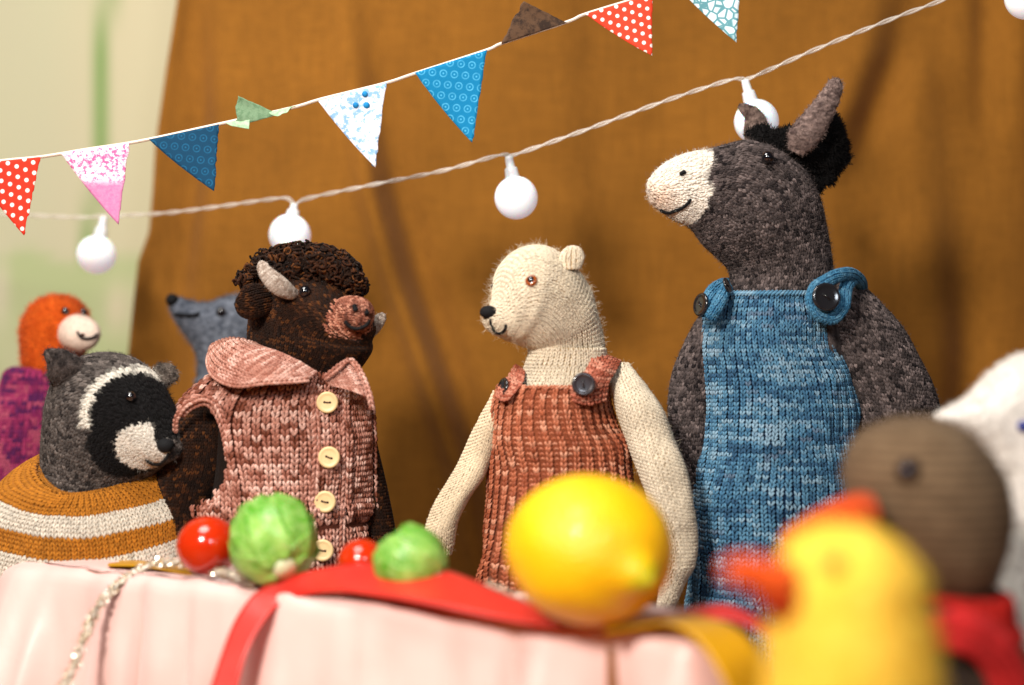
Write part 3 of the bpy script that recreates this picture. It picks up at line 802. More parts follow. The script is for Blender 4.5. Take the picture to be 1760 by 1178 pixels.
# ================================================================== BUNTING
bun = thing("bunting", (0, 62.5, 20), "string of little fabric pennants strung diagonally across the top of the cloth", "bunting")
bk = [(-900, 420), (-500, 350), (-160, 296), (0, 277), (70, 270), (150, 257), (240, 243), (375, 214), (500, 186), (555, 170), (660, 144), (715, 126), (835, 87), (865, 74), (975, 38), (1008, 24), (1120, -10), (1180, -28), (1272, -52), (1500, -130), (2100, -340)]
P, L = path([W(x, y, 64.4) for x, y in bk], 700)
V, F, pl = tubes(P[None], np.full((1, 700), .075), 8); mk("cord", V, F, M['bunting_cord'], bun)
def bp(x):
    return float(np.interp(x, [p[0] for p in bk], [p[1] for p in bk]))
def flag_mat(name, kind, base, fg, sc):
    m, nt, b = mat(name); b.inputs['Roughness'].default_value = .8; b.inputs['Specular IOR Level'].default_value = .2
    uv = nd(nt, 'ShaderNodeAttribute', attribute_name='ply').outputs['Vector']      # cloth coordinates in cm
    def dots(scale, r0, soft, stagger=True, ring=False, rot=.35):
        mp = nt.nodes.new('ShaderNodeMapping'); mp.inputs['Rotation'].default_value = (0, 0, rot); mp.inputs['Scale'].default_value = (scale,) * 3; nt.links.new(uv, mp.inputs[0])
        sp = nt.nodes.new('ShaderNodeSeparateXYZ'); nt.links.new(mp.outputs[0], sp.inputs[0])
        row = mathn(nt, 'FLOOR', sp.outputs[1]); x = mathn(nt, 'ADD', sp.outputs[0], mathn(nt, 'MULTIPLY', row, .5))
        fx = mathn(nt, 'SUBTRACT', mathn(nt, 'FRACT', x), .5); fy = mathn(nt, 'SUBTRACT', mathn(nt, 'FRACT', sp.outputs[1]), .5)
        d = mathn(nt, 'SQRT', mathn(nt, 'ADD', mathn(nt, 'MULTIPLY', fx, fx), mathn(nt, 'MULTIPLY', fy, fy)))
        if ring: d2 = mathn(nt, 'ABSOLUTE', mathn(nt, 'SUBTRACT', d, ring)); 
        else: d2 = d
        mr = nd(nt, 'ShaderNodeMapRange'); mr.inputs[1].default_value = r0; mr.inputs[2].default_value = r0 + soft; mr.inputs[3].default_value = 1; mr.inputs[4].default_value = 0
        nt.links.new(d2, mr.inputs[0]); return mr.outputs[0]
    if kind == 'dots': col = mixc(nt, dots(sc, .2, .06), base, fg)
    elif kind == 'rings':
        n = noise(nt, uv, 3, 2)
        a_ = mathn(nt, 'MULTIPLY', dots(sc, .03, .05, ring=.3, rot=.1), mathn(nt, 'MULTIPLY_ADD', n, 1.6, -.2)); b_ = dots(sc, .05, .06, rot=.1)
        col = mixc(nt, mathn(nt, 'MULTIPLY', mathn(nt, 'MAXIMUM', a_, mathn(nt, 'MULTIPLY', b_, .9)), .8), base, fg)
    elif kind == 'blotch':
        n = noise(nt, uv, sc, 5, .7); n2 = noise(nt, uv, sc * .22, 2)
        mr = nd(nt, 'ShaderNodeMapRange'); mr.inputs[1].default_value = .47; mr.inputs[2].default_value = .56; nt.links.new(mathn(nt, 'ADD', mathn(nt, 'MULTIPLY', n, .75), mathn(nt, 'MULTIPLY', n2, .25)), mr.inputs[0])
        col = mixc(nt, mr.outputs[0], base, fg)
    elif kind == 'cells':
        v = nd(nt, 'ShaderNodeTexVoronoi', feature='DISTANCE_TO_EDGE'); v.inputs['Scale'].default_value = sc; nt.links.new(uv, v.inputs['Vector'])
        mr = nd(nt, 'ShaderNodeMapRange'); mr.inputs[1].default_value = .06; mr.inputs[2].default_value = .14; nt.links.new(v.outputs['Distance'], mr.inputs[0])
        col = mixc(nt, mr.outputs[0], fg, base)
    if name == 'pink_print_painted_light':  # pale top, darker lower half: light through the cloth painted into the colour
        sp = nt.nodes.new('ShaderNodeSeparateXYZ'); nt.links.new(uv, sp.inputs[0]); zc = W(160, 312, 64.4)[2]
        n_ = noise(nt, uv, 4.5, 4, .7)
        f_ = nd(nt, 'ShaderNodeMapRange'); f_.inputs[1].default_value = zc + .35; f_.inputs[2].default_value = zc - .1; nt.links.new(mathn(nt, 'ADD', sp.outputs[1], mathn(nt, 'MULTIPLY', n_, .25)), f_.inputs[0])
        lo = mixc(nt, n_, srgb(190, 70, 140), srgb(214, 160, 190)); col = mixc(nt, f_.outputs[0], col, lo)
    nt.links.new(col, b.inputs['Base Color']); bump(nt, b, noise(nt, texco(nt), 1500, 2), .0002, .5)
flag_mat('polka_red', 'dots', srgb(215, 50, 30), srgb(250, 225, 220), 2.35)
flag_mat('polka_scarlet', 'dots', srgb(232, 66, 42), srgb(255, 240, 235), 2.6)
flag_mat('pink_print_painted_light', 'blotch', srgb(252, 238, 244), srgb(205, 95, 150), 5)
flag_mat('navy_print', 'rings', srgb(8, 60, 90), srgb(26, 100, 140), 2.0)
flag_mat('green_print', 'blotch', srgb(120, 150, 118), srgb(100, 132, 100), 6)
flag_mat('mint_print', 'blotch', srgb(175, 205, 170), srgb(150, 188, 150), 6)
flag_mat('blue_floral', 'blotch', srgb(238, 238, 246), srgb(130, 172, 212), 3.4)
flag_mat('blue_dot', 'blotch', srgb(30, 130, 190), srgb(20, 110, 170), 2)
flag_mat('blue_rings', 'rings', srgb(4, 116, 164), srgb(90, 185, 225), 2.0)
flag_mat('brown_print', 'blotch', srgb(92, 68, 50), srgb(52, 38, 30), 1.6)
flag_mat('teal_cells', 'cells', srgb(222, 240, 246), srgb(96, 150, 160), 2.6)
def flag(tri, mat_, label, Y=64.4, bulge=.18, tilt=0.0, split=None, trail=None, mat2=None, wv=.1, ph=0):
    a_, b_, c_ = [np.array(p, float) for p in tri]                  # two cord corners then the tip
    n = 26; V, Uv, idx = [], [], {}
    for i in range(n + 1):
        for j in range(n + 1 - i):
            s_, t_ = i / n, j / n                                    # towards b, towards c
            p = a_ * (1 - s_ - t_) + b_ * s_ + c_ * t_
            q = s_ + t_ / 2 - .5
            edge_ = (1 - s_ - t_) * t_ * 4
            p = p + np.array([-6, 6]) * edge_ * .35 + (0 if t_ == 0 else 1) * (vnoise(np.array([p[0] * .12, p[1] * .12, ph])) - .5) * 3.5
            dy = -.10 + t_ * tilt - bulge * (1 - 4 * q * q) * t_ + wv * math.sin(3.2 * t_ + q * 5 + ph) * t_
            w_ = W(p[0], p[1], Y + dy); idx[i, j] = len(V); V.append(w_); Uv.append((w_[0], w_[2]))
    F = []
    for i in range(n):
        for j in range(n - i):
            F.append((idx[i, j], idx[i + 1, j], idx[i, j + 1]))
            if j < n - i - 1: F.append((idx[i + 1, j], idx[i + 1, j + 1], idx[i, j + 1]))
    V = np.array(V); F = np.array(F); N = np.tile([0, -1.0, 0], (len(V), 1)); m_ = len(V)
    e = np.concatenate([F[:, [0, 1]], F[:, [1, 2]], F[:, [2, 0]]]); k_ = np.sort(e, 1); kk = k_[:, 0] * 10000 + k_[:, 1]
    _, inv, cnt = np.unique(kk, return_inverse=True, return_counts=True); be = e[cnt[inv] == 1]
    V2 = np.concatenate([V, V + np.array([0, .035, 0])]); side = np.stack([be[:, 1], be[:, 0], be[:, 0] + m_, be[:, 1] + m_], 1)
    return mk("pennant", V2, [F, F[:, ::-1] + m_, side], M[mat_], bun, ply=np.array(Uv + Uv), label=label)
flag(((-52, 283), (69, 270), (41, 405)), 'polka_red', "red pennant with white polka dots at far left", ph=1)
flag(((104, 263), (223, 246), (203, 386)), 'pink_print_painted_light', "pink and white printed pennant, light through its top painted in", ph=2)
flag(((256, 240), (376, 214), (368, 329)), 'navy_print', "dark blue ringed pennant", ph=0, bulge=.3)
flag(((408, 217), (480, 197), (408, 164)), 'green_print', "grey green pennant flipped upward", ph=0)
flag(((388, 212), (432, 200), (428, 222)), 'mint_print', "pale mint folded end of the flipped pennant")
flag(((462, 193), (508, 182), (478, 201)), 'mint_print', "pale mint folded end of the flipped pennant")
flag(((547, 174), (664, 143), (645, 288)), 'blue_floral', "white pennant with pale blue flowers", ph=1.5)
for x_, y_, r_ in ((627, 162, 5), (611, 181, 5), (630, 181, 5.5), (643, 282, 4.5)):
    c0 = W(x_, y_, 64.23); V, F = lathe([(.001, .01), (r_ * K * 64, .01), (r_ * K * 64, -.01)], c0, (0, -1, 0), 16)
    mk("blue_dot", V, F, M['blue_dot'], bun, ply=V[:, [0, 2]])
flag(((713, 125), (837, 86), (812, 246)), 'blue_rings', "bright blue pennant with pale rings", ph=.5)
flag(((862, 76), (974, 39), (900, 2)), 'brown_print', "dark brown pennant flipped upward", ph=0, bulge=.25)
flag(((1006, 24), (1121, -10), (1121, 96)), 'polka_scarlet', "scarlet pennant with white polka dots", ph=2.2)
flag(((1163, -24), (1275, -54), (1266, 73)), 'teal_cells', "white pennant with teal pebble print", ph=1)

# ================================================================== STRING LIGHTS
sl = thing("string_lights", (0, 70, 15), "string of white round bulbs on a clear twisted wire before the cloth", "string lights")
lk = [(-900, 300, 80), (-500, 335, 80), (-200, 360, 80), (0, 368, 78), (130, 374, 77), (178, 372, 76.5), (280, 367, 75), (380, 355, 73.5), (450, 345, 72.6), (492, 341, 72), (508, 351, 72), (530, 341, 71.8), (640, 318, 70.8), (760, 294, 69.8), (850, 269, 69), (872, 266, 69), (882, 267, 69), (1000, 226, 68.6), (1140, 175, 68.2), (1250, 139, 68), (1276, 136, 68), (1290, 134, 68), (1400, 86, 67.6), (1540, 30, 67.2), (1640, -8, 67), (1745, -60, 67), (1850, -100, 67), (2300, -300, 67)]
P, L = path([W(*p) for p in lk], 2600)
T = norm(np.gradient(P, axis=0)); Bn = norm(np.cross(T, [0, 0, 1.0])); Nn = np.cross(Bn, T)
ss = np.linspace(0, L, 2600)
for ph in (0, math.pi):
    a_ = ss / 1.5 * 2 * np.pi / 1.6 + ph
    Q = P + .06 * (np.cos(a_)[:, None] * Bn + np.sin(a_)[:, None] * Nn)
    V, F, _ = tubes(Q[None], np.full((1, 2600), .052), 7); mk("wire", V, F, M['cord'], sl)
def bulb(top, cen, rpx, Y, label=None):
    c0 = W(*cen, Y); t0 = W(*top, Y); r = rpx * K * Y; ax_ = norm(c0 - t0); d = np.linalg.norm(c0 - t0)
    pr = [(.001, 0), (.17, .02), (.2, .2), (.21, (d - r) * .55), (.3, (d - r) * .6), (.34, (d - r) * .95), (.36, (d - r) * 1.0 + .12)]
    st = d - r * .93
    a0 = math.asin(min(1, .36 / r))
    for a_ in np.linspace(math.pi - a0, 0, 18): pr.append((max(.001, r * math.sin(a_)), d + r * math.cos(a_)))
    sock = pr[:7]; glob = pr[7:]
    V, F = lathe(glob, t0, ax_, 36); b = mk("bulb", V, F, M['bulb'], sl, label=label)
    V, F = lathe(sock, t0, ax_, 24); mk("socket", V, F, M['socket'], b)
bulb((179, 372), (166, 438), 33, 76.5)
bulb((506, 350), (498, 404), 36, 72)
bulb((874, 268), (887, 340), 37, 69)
bulb((1280, 137), (1300, 209), 38, 68)
bulb((1752, -62), (1766, -5), 38, 67)

#DOLLS
# ================================================================== KNITTED WHITE BEAR
d = Doll("knitted_bear", 64, 950, "cream white knitted bear in rust brown pinafore behind the lemon"); R_ = d.root
cream = srgb(242, 226, 200); creamd = srgb(176, 146, 108)
def cream_c(P, C, R, n): return cream * (1 + (vnoise(P * 2.2)[:, None] - .5) * .14) * (1 + rng.normal(0, .03, (len(C), 1)))
body = Surf(d.rings([(1230, 835, 1110, 60), (1050, 838, 1090, 92), (900, 850, 1085, 92), (780, 858, 1056, 76), (700, 868, 1034, 68), (665, 880, 1050, 70), (640, 897, 1045, 64), (615, 908, 1042, 60), (598, 912, 1040, 60)]))
knit_part(d, "body", body, R_, .2, .155, cream_c, creamd, fine=True, vmin=.0, vmax=1, keep=lambda P, u, v: to_px(P)[:, 1] < 790, bkeep=lambda P, u, v: P[:, 0] > -99, nu=48, nv=60)
hd = Surf(d.head([(1040, 640, 908, 652, 64), (1031, 605, 916, 615, 60), (1024, 570, 916, 600, 62), (1013, 528, 910, 597, 72), (994, 484, 903, 594, 80), (968, 450, 894, 590, 84), (936, 427, 886, 587, 84), (908, 423, 878, 586, 82), (884, 436, 872, 583, 72),
                  (868, 462, 864, 579, 60), (862, 490, 856, 575, 46), (856, 512, 849, 570, 35), (847, 527, 841, 562, 25), (838, 536, 836, 554, 15), (833, 542, 833, 549, 5)], 26, -1, 960), q=.95, disp=pucker(.07, 1.1))
head = knit_part(d, "head", hd, R_, .215, .16, cream_c, creamd, fine=True, nu=72, nv=90, umin=-.12, umax=.62, fz=5500, fzl=.34, fzr=.0038, fzcol=srgb(240, 225, 200))
def ear(dx, dy, r, dep, yoff, lean=0, col=cream_c, bc=creamd, par=head, w=.13, h=.11):
    return Surf([(W(dx, dy + r * 1.1, d.Y + yoff), np.array([r * d.k * .7, 0, 0]), np.array([0, -dep * d.k * 1.2, 0])),
              (W(dx, dy + r * .5, d.Y + yoff), np.array([r * d.k * .95, 0, 0]), np.array([0, -dep * d.k * 1.1, 0])),
              (W(dx + lean * .4, dy - r * .2, d.Y + yoff), np.array([r * d.k, 0, 0]), np.array([0, -dep * d.k, 0])),
              (W(dx + lean * .8, dy - r * .8, d.Y + yoff), np.array([r * d.k * .62, 0, 0]), np.array([0, -dep * .7 * d.k, 0])),
              (W(dx + lean, dy - r, d.Y + yoff), np.array([r * d.k * .12, 0, 0]), np.array([0, -dep * .15 * d.k, 0]))])
knit_part(d, "ear", ear(982, 443, 19, 10, -1.7, 3), head, .17, .14, cream_c, creamd, fine=True, nu=20, nv=20, fz=160, fzl=.22, fzr=.0035, fzcol=cream, hit=False, umin=0, umax=1)
knit_part(d, "ear", ear(940, 452, 19, 9, 2.0, 3), head, .12, .11, cream_c, creamd, fine=True, nu=20, nv=20, hit=False, umin=0, umax=1)
d.eye(914, 484, 8.8, head, 'amber_bead')
d.eye(849, 492, 7, head, dn=-.2)
P, N = d.at(842, 539); V, F = uvsphere(P + N * .1, .39, 20, 14, (1.0, .75, .74)); V = V + rng.normal(0, .006, V.shape); mk("nose", V, F, M['black_thread'], head)
d.yarnline("mouth", [(845, 548), (846, 556), (851, 563)], 2.3, head)
d.yarnline("mouth", [(848, 562), (854, 569), (862, 570), (869, 564), (871, 556)], 2.6, head)
# arms
def arm(rows, **kw): return Surf(d.rings(rows), disp=pucker(.1, .9), **kw)
am = arm([(955, 752, 775, 14, -1), (944, 738, 778, 22, -1, 8), (915, 729, 783, 27, -1, 14), (880, 737, 800, 30, -.8, 16), (830, 758, 833, 34, -.4, 18), (780, 787, 856, 36, 0, 18), (730, 812, 866, 36, .2, 12), (690, 838, 872, 30, .4, 6), (672, 850, 872, 16, .4)])
knit_part(d, "arm", am, R_, .2, .16, lambda P, C, R, n: cream_c(P, C, R, n) * np.array([.92, .86, .78]), creamd, fine=True, nu=40, nv=60, fz=500, fzl=.2, fzr=.0035, fzcol=cream)  # tan factor: the shade on this arm is put into its yarn colour
am = arm([(1052, 1133, 1152, 10, -1.0), (1040, 1128, 1160, 16, -1.2, 4), (1000, 1137, 1182, 22, -1.4, 8), (965, 1141, 1196, 30, -1.6), (920, 1134, 1197, 34, -1.6), (870, 1116, 1191, 38, -1.6, -8), (800, 1088, 1178, 42, -1.4, -12), (740, 1066, 1158, 44, -1.1, -14), (690, 1050, 1138, 44, -.9, -14), (655, 1042, 1112, 38, -.5, -12), (634, 1044, 1090, 26, -.2, -6), (622, 1052, 1076, 10, 0)])
knit_part(d, "arm", am, R_, .205, .165, cream_c, creamd, fine=True, nu=44, nv=80, fz=900, fzl=.3, fzr=.0038, fzcol=cream)
# pinafore
rust = [srgb(158, 80, 50), srgb(188, 104, 70), srgb(204, 122, 88), srgb(226, 158, 126)]
dr = Surf(d.rings([(1080, 812, 1120, 112), (1000, 822, 1105, 110), (940, 834, 1096, 106), (850, 842, 1088, 102), (770, 845, 1080, 98), (735, 846, 1062, 93), (705, 848, 1052, 88), (680, 854, 1047, 84), (661, 862, 1045, 80)]), disp=pucker())
def rib(C, R): return (C % 2 == 1).astype(int)
dk = knit_part(d, "pinafore", dr, R_, .245, .225, yarn_dye(rust, 3, 3, stitch=.5), srgb(128, 66, 42), mat='silk_yarn', style=rib, lift=lambda C, R: np.where(C % 2 == 1, -.28, .12), fz=900, fzl=.15, fzr=.003, fzcol=srgb(190, 110, 85), nu=64, nv=50, n0=66, fat=1.15)
def cast_edge(surf, v, u0, u1, n, par, cols, wpx, mat='silk_yarn', off=.05, name="edge_stitches"):
    u = np.linspace(u0, u1, n); du = (u1 - u0) / n
    L_ = np.array([-.6, -.2, .2, .6]); a_ = u[:, None] + L_ * du; b_ = v + np.array([.006, .002, -.002, -.006])[None] + 0 * a_
    P, _, _, N = surf.frame(a_, np.clip(b_, 0, 1)); P = P + N * (off + .1 * wpx)
    r = np.tile(np.array([.3, .5, .5, .3]) * wpx * .5, (n, 1)); V, F, p = tubes(P, r, 5, N, .9)
    c = cols(P[:, 0], np.arange(n), np.zeros(n), n); return mk(name, V, F, M[mat], par, col=np.repeat(c, 4 * 6, 0), ply=p, kind='stuff')
cast_edge(dr, .992, -.02, .52, 44, dk, yarn_dye(rust, 4, 8), .2)
def straps(pts, par, w, h, cols, bc, name="strap", mat='silk_yarn', front=(0, -1, .3), n0=None, **kw):
    G = np.array([[W(*p) for p in row] for row in pts]); s = Patch(G, front)
    return knit_part(d, name, s, par, w, h, cols, bc, mat=mat, nu=16, nv=30, n0=n0, off=0, **kw)
rc_ = yarn_dye([srgb(168, 84, 60), srgb(205, 120, 95), srgb(226, 158, 132)], 3, 5, stitch=.5)
Yb = d.Y
straps([[(986, 690, Yb - 2.35), (1012, 697, Yb - 2.35), (1041, 688, Yb - 1.9)], [(983, 665, Yb - 2.5), (1010, 668, Yb - 2.7), (1044, 664, Yb - 2.0)], [(1004, 640, Yb - 2.0), (1024, 648, Yb - 2.4), (1050, 650, Yb - 1.9)], [(1018, 618, Yb - 1.3), (1040, 627, Yb - 1.8), (1062, 634, Yb - 1.4)], [(1028, 609, Yb - .4), (1048, 614, Yb - .5), (1068, 622, Yb - .2)], [(1030, 612, Yb + .6), (1048, 617, Yb + .7), (1066, 624, Yb + .8)]], dk, .2, .17, rc_, srgb(120, 60, 42), n0=6, style=lambda C, R: (R % 2))
straps([[(852, 682, Yb - 1.4), (862, 690, Yb - 1.9), (874, 688, Yb - 2.1)], [(858, 666, Yb - 1.3), (872, 672, Yb - 1.9), (886, 674, Yb - 2.0)], [(874, 646, Yb - .8), (884, 652, Yb - 1.5), (898, 658, Yb - 1.7)], [(884, 630, Yb - .1), (892, 636, Yb - .8), (902, 642, Yb - 1.0)], [(888, 628, Yb + .8), (896, 632, Yb + .6), (904, 636, Yb + .5)]], dk, .2, .17, rc_, srgb(120, 60, 42), n0=5, style=lambda C, R: (R % 2))
button(d, 1002, 661, 19.5, dk, 'grey_button', 'grey_button', 1.4, nrm=(.05, -1, .1), lift=.25)
button(d, 864, 667, 18, dk, 'black_button', 'grey_button', .4, nrm=(-.93, -.42, .25), lift=-.1)
doll_legs(d, 910, 1010, 42, creamd)

# ================================================================== KNITTED BISON
d = Doll("knitted_bison", 65, 495, "dark brown knitted bison with curly mane in a buttoned pink vest"); R_ = d.root
bro = [srgb(24, 12, 7), srgb(44, 24, 12), srgb(62, 33, 16), srgb(94, 54, 24)]
def bis_c(P, C, R, n):
    t = np.clip(vnoise(P * 2.5) * .4 + rng.random(len(C)) ** 3 * .9 - .02, 0, .999) * 3; i = t.astype(int); f = (t - i)[:, None]; c = np.array(bro); return c[i] * (1 - f) + c[np.minimum(i + 1, 3)] * f
brd = srgb(26, 15, 9)
body = Surf(d.rings([(1230, 350, 630, 60), (1050, 352, 632, 92), (850, 360, 632, 95), (740, 365, 628, 88), (690, 375, 620, 76), (655, 410, 600, 64), (620, 440, 590, 60)]))
knit_part(d, "body", body, R_, .15, .13, bis_c, brd, fine=True, nu=48, nv=50, keep=lambda P, u, v: P[:, 2] > 99, bkeep=lambda P, u, v: P[:, 0] > -99) if False else None
V, F, N, u, v = base_mesh(body, 48, 50); d.target(V, F); mk("body", V, F, M['felt'], R_, col=brd)
hd = Surf(d.head([(470, 668, 568, 682, 62), (458, 632, 588, 650, 72), (452, 596, 606, 626, 80), (450, 560, 618, 606, 84), (462, 515, 616, 596, 84), (492, 474, 618, 590, 80), (536, 460, 618, 588, 72), (572, 476, 617, 585, 58), (588, 495, 618, 582, 46),
                  (596, 510, 620, 578, 38), (603, 520, 622, 573, 32), (610, 529, 624, 567, 24), (616, 538, 624, 560, 14), (619, 545, 622, 553, 4)], 42, 1, 545))
pink = [srgb(104, 56, 40), srgb(166, 100, 78), srgb(212, 150, 124)]
pk = yarn_dye(pink, 3, 2, stitch=.7)
def headc(P, C, R, n):
    c = bis_c(P, C, R, n); q_ = to_px(P); dd = np.hypot((q_[:, 0] - 600) / 40, (q_[:, 1] - 549) / 34) + rng.normal(0, .12, len(C))
    m_ = (dd < 1)[:, None]; return np.where(m_, pk(P, C, R, n), c)
head = knit_part(d, "head", hd, R_, .19, .145, headc, brd, fine=True, nu=72, nv=90, umin=-.15, umax=.65, fz=2200, fzl=.14, fzr=.003, fzcol=srgb(70, 40, 20))
mzs = limb([(568, 544, -.3, 12), (582, 541, -.9, 21), (597, 539, -1.6, 27), (611, 540, -2.1, 28), (620, 541, -2.45, 25), (626, 542, -2.65, 18), (629, 542, -2.75, 10), (630, 542, -2.8, 3)], 1.0)
knit_part(d, "muzzle", mzs, head, .2, .16, pk, srgb(120, 62, 50), mat='silk_yarn', fine=True, nu=36, nv=30, umin=0, umax=1, fz=500, fzl=.12, fzr=.003, fzcol=srgb(215, 160, 140))
d.eye(525, 504, 11, head, dn=.35)
for x_, y_ in ((611, 532), (628, 539)): d.yarnline("nostril", [(x_ - 1, y_ - 5), (x_, y_), (x_ + 1, y_ + 5)], 4.2, head, n=10)
d.yarnline("mouth", [(597, 549), (602, 556), (611, 560), (620, 559), (628, 554), (632, 548)], 3.0, head, lift=2.2)
# horns
horn = yarn_dye([srgb(166, 144, 128), srgb(206, 188, 174), srgb(230, 216, 202)], 3, 2, stitch=.6)
hs = limb([(512, 508, -1.6, 5), (498, 503, -2.1, 11), (482, 493, -2.4, 15), (466, 479, -2.5, 14), (455, 466, -2.4, 10.5), (451, 457, -2.3, 8), (449, 451, -2.2, 3)])
knit_part(d, "horn", hs, head, .12, .1, horn, srgb(150, 130, 115), fine=True, nu=24, nv=30, umin=0, umax=1, fz=500, fzl=.12, fzr=.004, fzcol=srgb(215, 200, 185), hit=False)
hs = limb([(600, 590, 2.0, 5), (622, 575, 1.6, 14), (638, 562, 1.4, 15), (650, 552, 1.2, 11), (657, 544, 1.1, 7), (659, 539, 1.1, 2.5)])
knit_part(d, "horn", hs, head, .12, .1, horn, srgb(200, 185, 170), fine=True, nu=24, nv=24, umin=0, umax=1, fz=400, fzl=.12, fzr=.004, fzcol=srgb(235, 225, 215), hit=False)
# ear
es = limb([(462, 512, -1.0, 22), (445, 516, -1.4, 27), (428, 520, -1.7, 28), (415, 520, -1.8, 22), (409, 519, -1.8, 12), (406, 518, -1.8, 4)], .5)
knit_part(d, "ear", es, head, .18, .15, bis_c, brd, fine=True, nu=24, nv=30, umin=0, umax=1, fz=400, fzl=.14, fzr=.003, fzcol=srgb(70, 40, 20), hit=False)
# curls
def curls(pts, n, name, par):
    Pp = []; Rr = []; Cc = []
    for i in range(n):
        base, N = pts(i)
        t = norm(rng.normal(0, 1, 3)); e_ = norm(np.cross(N, t)); f_ = norm(np.cross(N, e_)); turns = 1.2 + rng.random() * 1.5; rr = .11 + rng.random() * .09
        a_ = np.linspace(0, turns * 2 * np.pi, 22); ax_ = norm(N * .8 + e_ * rng.normal(0, .8) + f_ * rng.normal(0, .8)); p_ = norm(np.cross(ax_, t)); q_ = np.cross(ax_, p_)
        P = base + ax_ * (np.linspace(-.05, .36, 22) )[:, None] + p_ * (rr * np.cos(a_))[:, None] + q_ * (rr * np.sin(a_))[:, None]
        Pp.append(P); Rr.append(np.full(22, .046 + rng.random() * .014)); Cc.append(.8 * np.array(bro[1]) * (1 - .75 * 0) if rng.random() < .45 else (np.array(bro[0]) if rng.random() < .3 else np.array(bro[2]) if rng.random() < .7 else np.array(bro[3]) * 1.15))
    V, F, p = tubes(np.array(Pp), np.array(Rr), 5); p = p * np.array([1, 5]); return mk(name, V, F, M['yarn'], par, col=np.repeat(np.array(Cc), 22 * 6, 0), ply=p, kind='stuff')
cp = [(470, 452), (500, 440), (535, 437), (570, 447), (598, 468), (618, 488), (628, 498)]
core = limb([(440, 500, .6, 8), (450, 480, .5, 20), (480, 463, .2, 26), (515, 456, -.2, 27), (550, 457, -.5, 26), (578, 464, -.7, 23), (598, 477, -.8, 17), (612, 490, -.8, 9), (618, 498, -.8, 3)], 1.6)
V, F, N, u, v = base_mesh(core, 28, 40, -.05)
mane = mk("mane", V, F, M['felt'], head, col=brd)
uu = rng.random(950); vv = rng.random(950); Pc, _, _, Nc = core.frame(uu, vv)
o_ = curls(lambda i: (Pc[i], Nc[i]), 950, "mane_curls", mane); 
lp = [W(445 + rng.normal(0, 9), 470 + rng.normal(0, 14), d.Y + rng.normal(0, .5)) for i in range(50)] + [W(428 + rng.normal(0, 6), 483 + rng.normal(0, 6), d.Y - .5 + rng.normal(0, .3)) for i in range(30)] + [W(626 + rng.normal(0, 4), 590 + rng.normal(0, 5), d.Y + .2 + rng.normal(0, .3)) for i in range(0)]
curls(lambda i: (lp[i], norm(np.array([-.5, -.4, .6]))), 80, "mane_curls", mane)
# arms
ar = Surf(d.rings([(960, 300, 345, 30, -.5), (900, 275, 350, 44, -.5), (850, 268, 372, 50, -.4), (800, 276, 392, 54, -.3), (750, 292, 396, 56, -.2), (710, 306, 392, 52, -.1), (680, 322, 385, 40, 0), (662, 340, 370, 14, 0)]))
knit_part(d, "arm", ar, R_, .18, .15, bis_c, brd, fine=True, nu=40, nv=50, fz=900, fzl=.12, fzr=.003, fzcol=srgb(70, 42, 20))
ar = Surf(d.rings([(1010, 640, 680, 30, .8), (940, 628, 682, 36, .8), (900, 622, 676, 40, .8), (840, 610, 664, 44, .8), (780, 600, 650, 44, .8), (740, 596, 640, 40, .8), (700, 596, 628, 20, .8)]))
knit_part(d, "arm", ar, R_, .18, .15, bis_c, brd, fine=True, nu=36, nv=50)
# vest
vest = [srgb(122, 64, 44), srgb(170, 108, 90), srgb(202, 144, 126), srgb(234, 188, 172)]
hole = [(300, 790), (299, 725), (312, 706), (330, 693), (350, 688), (368, 698), (380, 725), (388, 755), (392, 790), (386, 825), (368, 852), (345, 872), (318, 888), (290, 905), (280, 850)]
vs = Surf(d.rings([(1090, 318, 640, 120), (1010, 326, 640, 118), (950, 330, 638, 116), (890, 332, 638, 115), (820, 322, 640, 114), (770, 310, 642, 112), (735, 304, 642, 108), (708, 306, 641, 103), (685, 318, 638, 96), (665, 336, 632, 88), (648, 356, 624, 78), (632, 385, 612, 68), (618, 420, 598, 60)]), disp=pucker())
kp = lambda P, u, v: ~in_poly(to_px(P), hole) | (P[:, 1] > d.Y + .3)
def vlift(C, R):
    l = .3 * (C % 7 == 0) - .12 * np.isin(C % 7, (1, 6))
    return l + .5 * np.exp(-((R - 22.5) / 1.3) ** 2) - .8 * np.exp(-((R - 20) / .8) ** 2) + .25 * np.sin(R * .9 + (C % 7)) * ((R > 10) & (R < 19))
def vstyle(C, R): return ((R >= 6) & (R <= 9) & (C % 7 >= 2) & (C % 7 <= 5)).astype(int)
vd = knit_part(d, "vest", vs, R_, .3, .25, yarn_dye(vest, 1.4, 1, stitch=.5, blotch=.35), srgb(84, 42, 30), mat='silk_yarn', keep=kp, lift=vlift, style=vstyle, n0=70, nu=110, nv=90, fz=1500, fzl=.12, fzr=.003, fzcol=srgb(205, 140, 120), fat=1.0, jit=.045)
